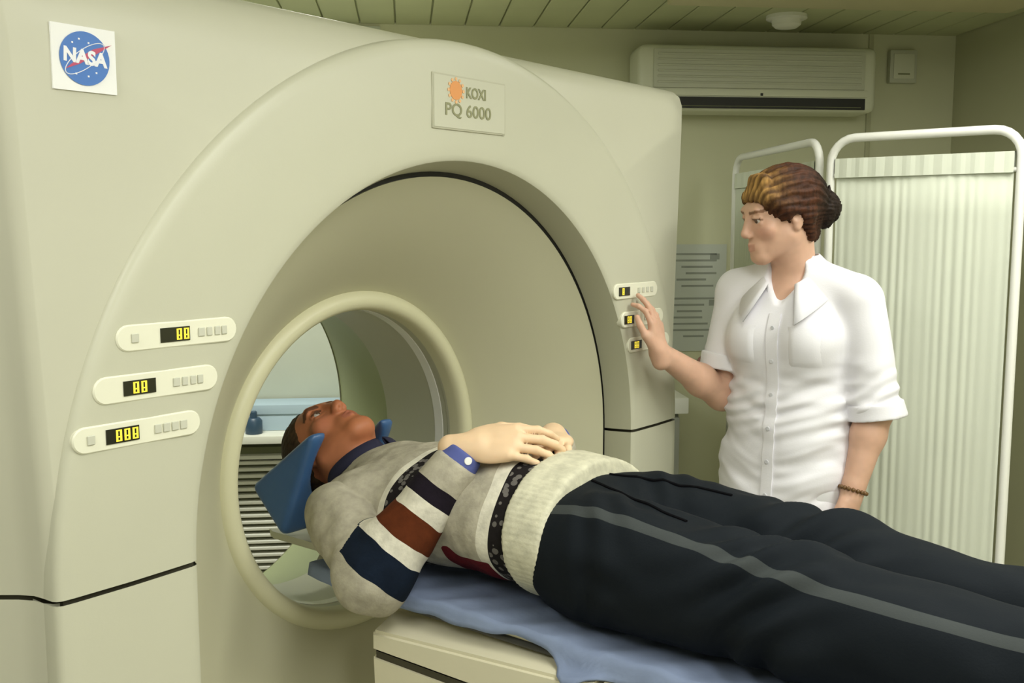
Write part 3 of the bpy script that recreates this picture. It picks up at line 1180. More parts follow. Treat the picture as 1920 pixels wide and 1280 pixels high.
# forearms and folded hands
vol = Vol((-.32, -.36, .84), (.32, .06, 1.22), .003)
for sg, E_, W_ in ((-1, REL, RWR), (1, LEL, LWR)):
    dd = (W_ - E_) / np.linalg.norm(W_ - E_)
    vol.cap(E_ + dd * .08, W_, .036, .026, .01)
hand(vol, LWR, (-.80, -.58, .08), (0.0, -.10, 1.0), (0, 1, 0), curl=(.20, .30, .25), spread=.03, s=1.06)
hand(vol, RWR + np.array((0, 0, .008)), (.46, -.86, .12), (-.62, -.30, .72), (.6, .3, .5), curl=(.34, .42, .32), spread=.07, s=1.10)
pb.append(vol.mesh())
# trunk, legs and feet under the clothes
vol = Vol((-.24, -1.50, .83), (.24, .24, 1.10), .010)
vol.ell((0, .03, .955), (.165, .21, .095)); vol.ell((0, -.18, .96), (.155, .20, .10), .05); vol.ell((0, -.36, .95), (.165, .13, .095), .05)
for sg in (-1, 1):
    vol.chain([(sg * .09, -.38, .945), (sg * .095, -.80, .935), (sg * .09, -1.22, .905)], (.085, .058, .042), .03)
    vol.chain([(sg * .09, -1.22, .90), (sg * .10, -1.27, 1.02)], (.04, .035), .02)
    vol.cap(REL if sg < 0 else LEL, RSH if sg < 0 else LSH, .038, .048, .02)
pb.append(vol.mesh())
me, V = qmesh('person', pb)
SK = (0.47, 0.17, 0.078)
cols = face_colors(V, HR, HC, HS, SK, (0.40, 0.13, 0.09), (0.06, 0.025, 0.012), (0.50, 0.17, 0.10), True)
hm = V[:, 1] < .06
cols[hm] = np.array((0.74, 0.53, 0.34)) * (1 + .04 * vnoise(V[hm] * 70, 5))[:, None]  # hands coloured paler, imitating the strong light on them
set_col(me, cols)
man = link('person', me, 'skin')
tag(man, 'man lying on his back with folded hands, in a patterned sweater and dark trousers', 'person')
eyes(man, HR, HC, HS, TM, (0, -.1))
# hair
vol = Vol((-.13, .26, .88), (.13, .58, 1.18), .004)
vol.ell(TM((0, -.024, .044)), np.array((.081, .100, .084)) * HS, 0, HR)
vol.ell(TM((0, .075, -.035)), np.array((.090, .085, .110)) * HS, .01, HR, True)
vol.ell(TM((0, .11, .045)), np.array((.068, .055, .055)) * HS, .01, HR, True)
vol.cut(TM((0, -.02, -.045)), -HR[2] - .15 * HR[1])
P_, F_ = vol.mesh(); P_ = P_ + vnormals(P_, F_) * (vnoise(P_ * 120, 2) * .002)[:, None]
me, V = qmesh('hair', [(P_, F_)])
set_col(me, np.tile((0.05, 0.03, 0.015), (len(V), 1)))
link('hair', me, 'hair', man)

# sweater body
SWB = (0.40, 0.37, 0.29)
KN = {'white': (0.62, 0.59, 0.49), 'dark': (0.012, 0.010, 0.010), 'navy': (0.005, 0.010, 0.021), 'rust': (0.088, 0.021, 0.006), 'maroon': (0.11, 0.010, 0.014), 'blk': (0.010, 0.007, 0.012)}
tor = band_material('sweater_knit', SWB, [(-.268, KN['dark']), (-.212, KN['white']), (-.185, SWB), (-.02, KN['dark']), (.042, KN['white']), (.062, SWB)], -.40, .40,
                    ornament=((-.268, -.212), (-.02, .042)), patch=KN['maroon'])
slv = band_material('sleeve_knit', SWB, [(.0, KN['navy']), (.19, KN['white']), (.30, KN['rust']), (.48, KN['white']), (.59, KN['blk']), (.71, SWB)], -1.0, 1.0)
vol = Vol((-.27, -.34, .83), (.27, .42, 1.16), .005)
vol.ell((0, .05, .962), (.195, .19, .125))
vol.ell((0, -.17, .978), (.190, .21, .130), .06)
vol.ell((0, -.33, .972), (.195, .13, .126), .06)
vol.cap((-.15, .165, .955), (.15, .165, .955), .085, .085, .05)
vol.cap((0, .17, .970), (0, .34, 1.005), .094, .084, .04)
vol.cap((0, .18, .985), (0, .40, 1.04), .060, .066, .006, True)
vol.cut((0, .296, 1.0), (0, .69, .73), .006)
vol.cut((0, 0, Z0), (0, 0, -1), .01)
vol.cut((0, -.325, .95), (0, -1, .10), .006)
P_, F_ = vol.mesh(); P_ = relax(P_, F_, 2)
N_ = vnormals(P_, F_)
fold = .005 * vnoise(P_ * np.array((9, 22, 9)), 7) + .0025 * vnoise(P_ * np.array((20, 45, 20)), 8)
P_ = P_ + N_ * (fold * np.clip((P_[:, 2] - Z0 - .004) / .03, 0, 1))[:, None]
me, V = qmesh('sweater', [(P_, F_)])
band = V[:, 1] + .055 * np.clip((V[:, 2] - .97) / .12, -1, 1) * (V[:, 1] > -.1) * 0 + .012 * vnoise(V * 12, 4)
set_float(me, 'patch', np.minimum(np.minimum(band + .200, -.085 - band), .930 + .012 * vnoise(V * 30, 6) - V[:, 2]))
set_float(me, 'band', band)
sw = link('sweater', me, tor, man)
# ribbed hem
vol = Vol((-.27, -.40, .83), (.27, -.22, 1.16), .005)
vol.ell((0, -.32, .974), (.203, .22, .133))
vol.ell((0, -.17, .980), (.194, .20, .132), .05)
vol.cut((0, 0, Z0), (0, 0, -1), .01)
vol.cut((0, -.262, .95), (0, 1, -.10), .004)
vol.cut((0, -.352, .95), (0, -1, .10), .008)
P_, F_ = vol.mesh(); P_ = relax(P_, F_, 1)
ang = np.arctan2(P_[:, 2] - .95, P_[:, 0])
P_ = P_ + vnormals(P_, F_) * (.0006 * np.sin(ang * 110))[:, None]
me, V = qmesh('hem', [(P_, F_)])
set_float(me, 'band', np.full(len(V), .39))
hemm = band_material('hem_knit', (0.52, 0.49, 0.37), [(.1, (0.56, 0.54, 0.41))], -.40, .40)
link('hem', me, hemm, sw)


def sleeve(S_, E_, W_, nm):
    lo_ = np.minimum(np.minimum(S_, E_), W_) - .10; hi_ = np.maximum(np.maximum(S_, E_), W_) + .10
    lo_[2] = max(lo_[2], .80)
    v = Vol(lo_, hi_, .005)
    dd = (W_ - E_) / np.linalg.norm(W_ - E_)
    We = E_ + (W_ - E_) * .90
    v.cap(S_, E_, .074, .064, .03)
    v.cap(E_, We, .066, .046, .045)
    v.cut(We, dd, .008)
    P, F = v.mesh(); P = relax(P, F, 2)
    N = vnormals(P, F)
    P = P + N * (.0045 * vnoise(P * 26, 11) + .004 * vnoise(P * 13, 12))[:, None]
    me, V = qmesh(nm, [(P, F)])
    L = np.linalg.norm(W_ - E_)
    f = ((V - E_) @ dd) / L
    u = (E_ - S_) / np.linalg.norm(E_ - S_)
    # behind the elbow the stripes follow the bend of the arm
    dU = np.linalg.norm(V - S_ - u * np.clip((V - S_) @ u, 0, np.linalg.norm(E_ - S_))[:, None], axis=1)
    dF = np.linalg.norm(V - E_ - dd * np.clip((V - E_) @ dd, 0, L)[:, None], axis=1)
    fu = -.75 * np.clip(np.linalg.norm(E_ - S_) - (V - S_) @ u, 0, 9) / L + .06
    bd = np.where(dF < dU + .008, f, np.minimum(fu, f)) + .012 * vnoise(V * 30, 4)
    set_float(me, 'band', bd)
    o = link(nm, me, slv, man)
    # blue shirt cuff beyond the sleeve
    v = Vol(W_ - .07, W_ + .07, .004)
    a, b = E_ + (W_ - E_) * .865, E_ + (W_ - E_) * .985
    v.cap(a, b, .043, .037)
    v.cut(b - dd * .0, dd, .004); v.cut(a, -dd, .003)
    P, F = v.mesh(); P = relax(P, F, 1)
    me, V = qmesh('shirt_cuff', [(P, F)])
    co = link('shirt_cuff', me, 'cuff_blue', o)
    return o, co, dd


so, co, dd = sleeve(RSH, REL, RWR, 'sleeve')
# pearl button on the near cuff
side = np.cross(dd, (0, 0, 1)); side /= np.linalg.norm(side)
bpos = REL + (RWR - REL) * .95
nn_ = np.array((-.55, -.75, -.05)); nn_ -= dd * (nn_ @ dd); nn_ /= np.linalg.norm(nn_)
t1 = np.cross(nn_, dd)
bm = bmesh.new()
lathe(bm, [(.007, 0), (.008, .002), (.007, .004)], 14, frame(bpos + nn_ * .0375, t1, dd, nn_))
obj('cuff_button', bm, 'sticker_white', man)
sleeve(LSH, LEL, LWR, 'sleeve')
# dark watch on the far wrist
dl = (LWR - LEL) / np.linalg.norm(LWR - LEL)
# shirt collar
rings = []
cn, ctn = np.array((0, .69, .73)), np.array((0, -.73, .69))
for (rr, hh) in ((.074, -.02), (.077, .020), (.080, .024), (.085, .018), (.092, -.006)):
    P = []
    for i in range(41):
        a = -PI * .96 + PI * 1.92 * i / 40      # open at the throat
        P.append(tuple(np.array((0, .300, 1.0)) + cn * hh + np.array((1.0, 0, 0)) * math.sin(a) * rr - ctn * math.cos(a) * rr * 1.08))
    rings.append(P)
co_ = loft('shirt_collar', rings, 'navy_cloth', man, closed=False, angle=60)
md = co_.modifiers.new('thick', 'SOLIDIFY'); md.thickness = .003

# trousers
vol = Vol((-.27, -1.34, .83), (.27, -.24, 1.14), .006)
vol.ell((0, -.36, .962), (.190, .13, .112))
vol.cap((0, -.34, .96), (0, -.30, .962), .105, .105, .05)
vol.rbox((0, -.33, .955), (.175, .06, .10), .08, .04)
LEGS = []
for sg in (-1, 1):
    hip, kn, an = (sg * .098, -.40, .957), (sg * .103, -.80, .950), (sg * .100, -1.24, .930)
    vol.cap(hip, kn, .118, .097, .035)
    vol.cap(kn, an, .097, .080, .035)
    LEGS.append((np.array(hip), np.array(kn), np.array(an)))
vol.cut((0, 0, Z0), (0, 0, -1), .015)
vol.cut((0, -1.25, 0), (0, -1, 0), .006)
vol.cut((0, -.30, 0), (0, 1, 0), .01)
P_, F_ = vol.mesh(); P_ = relax(P_, F_, 2)
N_ = vnormals(P_, F_)
warp = P_ + .03 * np.stack([vnoise(P_ * 7, 21), vnoise(P_ * 7, 22), vnoise(P_ * 7, 23)], 1)
f1 = .011 * vnoise(warp * np.array((10, 5, 14)), 24) + .006 * vnoise(warp * np.array((24, 12, 24)), 25)
kn = np.exp(-((P_[:, 1] + .74) / .10) ** 2)
dg_ = np.sin((P_[:, 1] * 1.0 + P_[:, 2] * 1.2 + P_[:, 0] * .8) * 70 + 3 * vnoise(P_ * 9, 26))
f1 = f1 + .0095 * kn * dg_
hp = np.exp(-((P_[:, 1] + .42) / .07) ** 2)
f1 = f1 + .004 * hp * np.sin((P_[:, 1] * 1.2 - P_[:, 0] * 1.0) * 80 + 2 * vnoise(P_ * 8, 27))
f1 = f1 * np.clip((-.375 - P_[:, 1]) / .07, 0, 1) - .004 * np.clip((P_[:, 1] + .42) / .05, 0, 1)
P_ = P_ + N_ * (f1 * np.clip((P_[:, 2] - Z0 - .004) / .03, 0, 1))[:, None]
me, V = qmesh('trousers', [(P_, F_)])
# side stripe: angle about the leg's axis
st_ = np.zeros(len(V))
for sg, (hip, kn_, an) in zip((-1, 1), LEGS):
    t = np.clip((hip[1] - V[:, 1]) / (hip[1] - an[1]), -.3, 1)
    cz = hip[2] + (an[2] - hip[2]) * np.clip(t, 0, 1)
    cx = hip[0]
    a = np.arctan2(V[:, 2] - cz, sg * (V[:, 0] - cx))
    tgt = 1.02 - .30 * t + .05 * np.sin(V[:, 1] * 9)
    near = sg * V[:, 0] > 0.02
    dist = np.abs(a - tgt) * .10
    st_ = np.where(near, dist, st_ + (st_ == 0) * 1.0)
st_[V[:, 1] > -.30] = 1
tr = mat('dark_trousers', (0.0050, 0.0075, 0.0105), 0.8, bump=0.15, bscale=300, spec=0.14)
nt = tr.node_tree
a_ = nt.nodes.new('ShaderNodeAttribute'); a_.attribute_name = 'stripe'
lt_ = nt.nodes.new('ShaderNodeMath'); lt_.operation = 'LESS_THAN'; lt_.inputs[1].default_value = .0105
nt.links.new(a_.outputs['Fac'], lt_.inputs[0])
mx_ = nt.nodes.new('ShaderNodeMix'); mx_.data_type = 'RGBA'
mx_.inputs[6].default_value = (0.0050, 0.0075, 0.0105, 1); mx_.inputs[7].default_value = (0.042, 0.048, 0.048, 1)
nt.links.new(lt_.outputs[0], mx_.inputs[0]); nt.links.new(mx_.outputs[2], nt.nodes['Principled BSDF'].inputs['Base Color'])
set_float(me, 'stripe', st_)
link('trousers', me, tr, man)
bvt = BVHTree.FromPolygons([tuple(p) for p in P_], [tuple(map(int, f)) for f in F_])
for sg in (-1, 1):
    pts = []
    for q in range(15):
        t = q / 14
        h_ = bvt.ray_cast(Vector((sg * (.030 + .055 * t + .01 * math.sin(t * 3)), -.345 - .23 * t, 1.4)), Vector((0, 0, -1)))
        if h_[0]: pts.append(h_[0] + Vector((0, 0, .0005)))
    tubeo('pocket_seam', pts, .0032, 'seam_thread', man, 6)
for sg in (-1, 1):
    vol = Vol((sg * .10 - .08, -1.42, .83), (sg * .10 + .08, -1.18, 1.13), .006)
    vol.cap((sg * .092, -1.265, .885), (sg * .115, -1.30, 1.06), .038, .032)
    vol.ell((sg * .11, -1.30, 1.04), (.042, .035, .055), .02)
    P_, F_ = vol.mesh()
    me, V = qmesh('shoe', [(P_, F_)])
    link('shoe', me, 'black_shoe', man)

# ------------------------------------------------------------------ standing nurse, facing the table
NB = np.array((.921, -.334, 0.0))


def NL(r, f, u):
    """r: towards her right (+y), f: forwards (-x), u: up"""
    return NB + np.array((-f, r, u))


nHR = rot_axes((-.77, .62, -.19), (-.14, .08, 1))
nHC = NL(.018, .058, 1.577)
nHS = .94
nRS, nRE, nRW = NL(.158, -.005, 1.375), NL(.180, .030, 1.100), np.array((.672, -.083, 1.232))
nLS, nLE, nLW = NL(-.172, -.010, 1.372), NL(-.218, -.015, 1.10), NL(-.190, .055, .885)
vol = Vol((nHC[0] - .17, nHC[1] - .17, 1.27), (nHC[0] + .17, nHC[1] + .17, 1.73), .003)
TN = head(vol, nHR, nHC, nHS)
vol.cap(NL(0, -.012, 1.38), TN((0, -.028, -.05)), .058, .053, .03)
vol.ell(NL(0, .0, 1.33), (.086, .11, .10), .03)
pb = [vol.mesh()]
# arms with hands
ha = Vol((.58, -.28, 1.03), (1.0, .03, 1.46), .003)
dd = nRW - nRE
ha.cap(nRE + np.array((0, 0, .03)), nRE, .042, .041, .02)
ha.cap(nRE, nRE + dd * .35, .041, .041, .02); ha.cap(nRE + dd * .35, nRW, .041, .0255, .02)
tips = hand(ha, nRW, (-.06, .13, 1.0), (.10, -1.0, .13), (-1, 0, 0), spread=.05, s=.88, thumb=(.55, .45),
            curls=[(.30, .55, .35), (.20, .35, .25), (.22, .40, .25), (.25, .45, .3)])
pb.append(ha.mesh())
ha = Vol((.80, -.66, .64), (1.02, -.46, 1.22), .003)
dd = nLW - nLE
ha.cap(nLE + np.array((0, 0, .06)), nLE, .044, .043, .02)
ha.cap(nLE, nLE + dd * .3, .043, .041, .02); ha.cap(nLE + dd * .3, nLW, .041, .0265, .02)
hand(ha, nLW, (-.22, .04, -1.0), (-.25, -1.0, 0.0), (-1, 0, -.2), spread=.03, s=.95, curl=(.30, .40, .25), thumb=(.35, .3))
pb.append(ha.mesh())
# trunk and legs under the clothes
vol = Vol((NB[0] - .2, NB[1] - .28, .0), (NB[0] + .2, NB[1] + .28, 1.42), .010)
vol.ell(NL(0, .0, 1.25), (.095, .145, .15)); vol.ell(NL(0, 0, 1.07), (.09, .12, .15), .05); vol.ell(NL(0, -.005, .93), (.105, .15, .14), .05)
for sg in (-1, 1):
    vol.chain([NL(sg * .085, 0, .90), NL(sg * .085, .01, .50), NL(sg * .085, -.01, .09)], (.075, .052, .036), .03)
    vol.cap(NL(sg * .085, -.02, .04), NL(sg * .095, .12, .03), .034, .026, .02)
    vol.cap(nRS if sg > 0 else nLS, nRE if sg > 0 else nLE, .045, .040, .02)
pb.append(vol.mesh())
me, V = qmesh('person', pb)
cols = face_colors(V, nHR, nHC, nHS, (0.64, 0.39, 0.28), (0.50, 0.235, 0.175), (0.16, 0.06, 0.02), (0.66, 0.31, 0.24))
set_col(me, cols)
nurse = link('person', me, 'skin')
tag(nurse, 'woman in a white shirt standing beside the scanner with one hand on its buttons', 'person')
eyes(nurse, nHR, nHC, nHS, TN, (.25, -.16))

# hair
vol = Vol((nHC[0] - .22, nHC[1] - .24, 1.42), (nHC[0] + .24, nHC[1] + .22, 1.74), .0035)
vol.ell(TN((0, -.026, .046)), np.array((.091, .110, .092)) * nHS, 0, nHR)
for x in (-1, 1):
    vol.cap(TN((x * .070, .020, .030)), TN((x * .068, -.045, .000)), .020, .021, .02)
    vol.cap(TN((x * .066, -.040, -.005)), TN((x * .050, -.055, -.062)), .020, .012, .015)
    vol.cap(TN((x * .060, .055, .062)), TN((x * .076, .018, .020)), .016, .014, .02)
vol.cap(TN((0, -.085, .02)), TN((0, -.07, -.055)), .045, .035, .03)
vol.ell(TN((0, .098, -.030)), np.array((.066, .062, .098)), .008, nHR, True)
vol.ell(TN((.012, .110, .035)), np.array((.052, .044, .042)), .008, nHR, True)
# fringe sweeping to the near side
for q in range(7):
    x0 = -.048 + .016 * q
    vol.cap(TN((x0 * .6 + .01, .050, .108)), TN((x0 * 1.12, .082 - 7 * x0 * x0, .062 - 4.0 * x0 * x0)), .014, .008, .006)
for x in (-1, 1):
    vol.ell(TN((x * .084, -.006, -.018)), (.016, .017, .024), .005, nHR, True)
# bun
for q in range(9):
    a = 2 * PI * q / 9
    vol.cap(TN((.030 * math.cos(a), -.125, -.002 + .036 * math.sin(a))), TN((.024 * math.cos(a + .9), -.150, -.002 + .028 * math.sin(a + .9))), .019, .015, .006)
vol.cap(TN((0, -.10, .0)), TN((0, -.145, .0)), .042, .032, .01)
vol.cap(TN((.01, -.145, .03)), TN((.015, -.150, .058)), .010, .003, .004)
vol.cap(TN((-.02, -.150, .01)), TN((-.03, -.178, .004)), .010, .003, .004)
P_, F_ = vol.mesh(); P_ = relax(P_, F_, 1)
Lc = (P_ - nHC) @ nHR.T
N_ = vnormals(P_, F_)
th_ = np.arctan2(Lc[:, 0], Lc[:, 2] + .02)
strand = .0017 * np.sin(th_ * 34 + Lc[:, 1] * 30 + 2.5 * vnoise(P_ * 22, 31)) + .0010 * np.sin(th_ * 71 + 3 * vnoise(P_ * 30, 34)) + vnoise(P_ * 60, 32) * .0012
P_ = P_ + N_ * strand[:, None]
me, V = qmesh('hair', [(P_, F_)])
Lc = (V - nHC) @ nHR.T
# gold at the front and top, dark auburn at the back
th_ = np.arctan2(Lc[:, 0], Lc[:, 2] + .02)
rid = np.sin(th_ * 34 + Lc[:, 1] * 30 + 2.5 * vnoise(V * 22, 31))
g = np.clip((Lc[:, 1] + .035) / .13, 0, 1) ** 1.8 * np.clip((Lc[:, 2] - .025) / .06, 0, 1) * (1 + .35 * rid)
g = np.clip(g * (1 + .6 * vnoise(V * np.array((70, 70, 35)), 33)), 0, 1)[:, None]
hcol = np.array((0.050, 0.017, 0.007)) * (1 - g) + np.array((0.42, 0.24, 0.075)) * g
dk = np.clip((-Lc[:, 1] - .06) / .05, 0, 1)[:, None]
hcol = hcol * (1 + .25 * rid)[:, None]
hcol = hcol * (1 - dk) + np.array((0.016, 0.009, 0.006)) * dk
set_col(me, hcol)
link('hair', me, 'hair', nurse)

# tunic
vol = Vol((NB[0] - .24, NB[1] - .34, .74), (NB[0] + .22, NB[1] + .34, 1.50), .0045)
vol.ell(NL(0, -.002, 1.27), (.114, .164, .165))
for sg in (-1, 1):
    vol.ell(NL(sg * .072, .072, 1.262), (.062, .070, .070), .05)
    vol.cap(NL(sg * .03, -.010, 1.415), NL(sg * .155, -.010, 1.378), .060, .058, .03)
vol.ell(NL(0, .0, 1.06), (.122, .166, .20), .07)
vol.ell(NL(0, -.005, .87), (.140, .190, .20), .07)
vol.cap(NL(0, -.012, 1.41), NL(0, -.005, 1.45), .072, .066, .03)
vol.cap(NL(0, -.012, 1.36), NL(0, .006, 1.56), .056, .060, .004, True)
# open neck
for q in range(6):
    t = q / 5
    vol.cap(NL(0, .068 + .035 * t, 1.445 - .095 * t), NL(0, .13, 1.445 - .095 * t), .048 * (1 - t) + .005, .054 * (1 - t) + .006, .004, True)
vol.cut((0, 0, .79), (0, 0, -1), .004)
for (S_, E_, cf, r1) in ((nRS, nRE, .74, .064), (nLS, nLE, 1.08, .066)):
    vs2 = Vol((NB[0] - .24, NB[1] - .34, .74), (NB[0] + .22, NB[1] + .34, 1.50), .0045)
    d_ = (E_ - S_) / np.linalg.norm(E_ - S_)
    vs2.cap(S_ + np.array((0, 0, -.008)), S_ + (E_ - S_) * cf, .058, r1)
    vs2.cut(S_ + (E_ - S_) * cf, d_, .004)
    t_ = np.clip(.5 + .5 * (vs2.v - vol.v) / .022, 0, 1)
    vol.v = (vs2.v * (1 - t_) + vol.v * t_ - .022 * t_ * (1 - t_)).astype(np.float32)
P_, F_ = vol.mesh(); P_ = relax(P_, F_, 2)
N_ = vnormals(P_, F_)
warp = P_ + .035 * np.stack([vnoise(P_ * 6, 41), vnoise(P_ * 6, 42), vnoise(P_ * 6, 43)], 1)
low = np.clip((1.24 - P_[:, 2]) / .08, 0, 1)
f1 = .0085 * vnoise(warp * np.array((7, 7, 26)), 44) * low + .0048 * vnoise(warp * np.array((16, 16, 48)), 45) * low + .004 * vnoise(warp * np.array((12, 12, 9)), 46)
f1 = f1 + .0035 * np.sin((P_[:, 2] * 1.0 + .5 * P_[:, 1]) * 150 + 4 * vnoise(P_ * 8, 47)) * np.exp(-((P_[:, 2] - 1.10) / .07) ** 2)
P_ = P_ + N_ * f1[:, None]
me, V = qmesh('shirt', [(P_, F_)])
shirt = link('shirt', me, 'shirt', nurse)


def nsleeve(S_, E_, cutf, r0, r1, nm):
    d = (E_ - S_) / np.linalg.norm(E_ - S_)
    endp = S_ + (E_ - S_) * cutf
    # turned-up cuff
    a = S_ + (E_ - S_) * (cutf - .14); b = S_ + (E_ - S_) * (cutf + .012)
    v = Vol(np.minimum(a, b) - .11, np.maximum(a, b) + .11, .004)
    v.cap(a, b, r1 + .004, r1 + .008)
    v.cap(a - d * .05, b + d * .05, r1 - .008, r1 - .006, 0, True)
    v.cut(b, d, .003); v.cut(a, -d, .003)
    P, F = v.mesh(); P = relax(P, F, 1)
    P = P + vnormals(P, F) * (.003 * vnoise(P * 22, 56))[:, None]
    me, V = qmesh('sleeve_cuff', [(P, F)])
    return link('sleeve_cuff', me, 'shirt', shirt)


nsleeve(nRS, nRE, .74, .064, .066, 'shirt_sleeve')
nsleeve(nLS, nLE, 1.08, .064, .066, 'shirt_sleeve')
# collar
NBk = 37
rings = []
for k, (rr, hz) in enumerate(((.072, 1.405), (.070, 1.452), (.073, 1.463), (.080, 1.455), (.112, 1.408))):
    P = []
    for i in range(NBk):
        t = -1 + 2 * i / (NBk - 1)
        a = t * PI * .845          # 0 at the nape
        tip = max(0, (abs(t) - .62) / .38)
        r = rr + (.030 * tip if k == 4 else 0)
        z = hz - .055 * (abs(t) ** 2.2) - (.040 * tip ** 1.5 if k == 4 else 0)
        P.append(tuple(NL(-math.sin(a) * r * 1.02, -math.cos(a) * r * 1.08 - .004 + (.022 * tip if k == 4 else 0.012 * tip), z)))
    rings.append(P)
cz_ = loft('collar', rings, 'shirt', shirt, closed=False, angle=70)
md = cz_.modifiers.new('thick', 'SOLIDIFY'); md.thickness = .003
from mathutils.bvhtree import BVHTree
bv = BVHTree.FromPolygons([tuple(p) for p in P_], [tuple(map(int, f)) for f in F_])


def front_at(r, u, off=.0):
    h = bv.ray_cast(Vector(NL(r, .5, u)), Vector((1, 0, 0)))
    return Vector(h[0]) + Vector((-off, 0, 0)) if h[0] else Vector(NL(r, .12, u))


# button placket
for (r0, r1, nm, m_, u0, u1, th) in ((-.015, .015, 'placket', 'shirt', 1.335, .80, .0035),):
    L_, R2 = [], []
    n = 40
    secs = []
    for i in range(n + 1):
        u = u0 + (u1 - u0) * i / n
        secs.append([front_at(r0, u, -.004), front_at(r0, u, th), front_at(0, u, th + .001), front_at(r1, u, th), front_at(r1, u, -.004)])
    loft(nm, secs, m_, shirt, closed=False, angle=50)
for u in (1.30, 1.215, 1.13, 1.045, .96, .875):
    p = front_at(0, u, .005)
    bm = bmesh.new()
    lathe(bm, [(.0045, 0), (.0055, .0012), (.0045, .0024)], 12, frame(p, (0, 1, 0), (0, 0, 1), (-1, 0, 0)))
    obj('shirt_button', bm, 'shirt_button', shirt)
# breast pockets
for sg in (-1, 1):
    secs = []
    for i in range(9):
        u = 1.305 - .105 * i / 8
        row = []
        for j in range(9):
            r = sg * (.042 + .085 * j / 8)
            edge = i in (0, 8) or j in (0, 8)
            row.append(front_at(r, u, -.003 if edge and i != 0 else .0045))
        secs.append(row)
    loft('breast_pocket', secs, 'shirt', shirt, closed=False, angle=60)
# white trousers and shoes
vol = Vol((NB[0] - .2, NB[1] - .25, .04), (NB[0] + .2, NB[1] + .25, 1.0), .008)
vol.ell(NL(0, -.005, .90), (.120, .165, .13))
for sg in (-1, 1):
    vol.chain([NL(sg * .085, 0, .88), NL(sg * .088, .01, .50), NL(sg * .088, -.005, .08)], (.092, .075, .068), .03)
vol.cut((0, 0, .07), (0, 0, -1), .004)
P_, F_ = vol.mesh(); P_ = relax(P_, F_, 2)
P_ = P_ + vnormals(P_, F_) * (.006 * vnoise(P_ * np.array((9, 9, 6)), 61))[:, None]
me, V = qmesh('trousers', [(P_, F_)])
link('trousers', me, 'trouser_white', nurse)
for sg in (-1, 1):
    vol = Vol(NL(sg * .09, .22, -.01) - np.array((0, .09, 0)), NL(sg * .09, -.12, .14) + np.array((0, .09, 0)), .005)
    vol.cap(NL(sg * .087, -.03, .05), NL(sg * .098, .13, .035), .045, .038)
    vol.cap(NL(sg * .087, -.02, .06), NL(sg * .087, -.015, .085), .042, .040, .02)
    vol.cut((0, 0, .002), (0, 0, -1), .004)
    P_, F_ = vol.mesh()
    me, V = qmesh('shoe', [(P_, F_)])
    link('shoe', me, 'shoe', nurse)
# bead bracelet on the hanging wrist
dW = (nLW - nLE) / np.linalg.norm(nLW - nLE)
cW = nLE + (nLW - nLE) * .93
a1 = np.cross(dW, (0, 1, 0)); a1 /= np.linalg.norm(a1); a2 = np.cross(dW, a1)
bm = bmesh.new()
for q in range(18):
    a = 2 * PI * q / 18
    p = cW + (a1 * math.cos(a) + a2 * math.sin(a)) * .0325
    r = bmesh.ops.create_icosphere(bm, subdivisions=1, radius=.0062)
    bmesh.ops.translate(bm, verts=r['verts'], vec=Vector(p))
obj('bracelet', bm, 'brown_bead', nurse, smooth=True)

# ================================================================== ROOM FITTINGS
# split air conditioner on the rear wall
def U_of(p):
    d = Vector((p[0], p[1], 0)) - CORNER
    return d.dot(-E), d.dot(NIN)


ac = empty('air_conditioner')
tag(ac, 'grey-green split air conditioner high on the rear wall with a dark outlet slot', 'air conditioner')
u0, u1, z0, z1, dpt = .42, 1.37, 1.995, 2.245, .19
ac.matrix_world = RM @ Matrix.Translation(((u0 + u1) / 2, 0, z0))


def aco(name, lo, hi, m, parent, bevel=0, seg=2):
    o = boxo(name, lo, hi, m, parent, bevel, None, seg)
    return o


hw_ = (u1 - u0) / 2
aco('body', (-hw_, .001, 0), (hw_, dpt, z1 - z0), 'ac', ac, .035, 4)
fp = aco('front_panel', (-hw_ + .055, dpt - .002, .085), (hw_ - .055, dpt + .008, z1 - z0 - .02), 'ac_panel', ac, .004)
for k in range(6):
    aco('louver', (-hw_ + .07, dpt + .007, .102 + k * .021), (hw_ - .07, dpt + .012, .110 + k * .021), 'ac_panel', fp, .002, 1)
aco('lower_panel', (-hw_ + .04, dpt - .002, .056), (hw_ - .04, dpt + .006, .082), 'ac', ac, .003)
aco('outlet_slot', (-hw_ + .05, dpt - .03, .010), (hw_ - .05, dpt + .004, .052), 'ac_slot', ac)
aco('outlet_flap', (-hw_ + .065, dpt - .006, .016), (hw_ - .065, dpt + .0052, .020), 'olive', ac, .002, 1)
aco('indicator', (-.012, dpt + .005, .058), (-.002, dpt + .008, .068), 'ac_slot', ac)
# refrigerant pipe cover beside it
tag(rbox('pipe_cover', (.385, 0.0, 2.02), (.405, .03, 2.24), 'olive', bevel=.004), 'dark narrow pipe cover at the right end of the air conditioner', 'pipe cover')
# smoke detector on the ceiling
sd = empty('smoke_detector', tuple(room(.843, .315, CEIL)))
tag(sd, 'small round pale smoke detector on the ceiling above the air conditioner', 'smoke detector')
bm = bmesh.new(); lathe(bm, [(.075, 0), (.075, -.012), (.066, -.016)], 28); obj('base_plate', bm, 'cream', sd, angle=40)
bm = bmesh.new(); lathe(bm, [(.055, -.014), (.052, -.034), (.040, -.044), (.018, -.046)], 28); obj('sensor_cap', bm, 'cream', sd, angle=40)
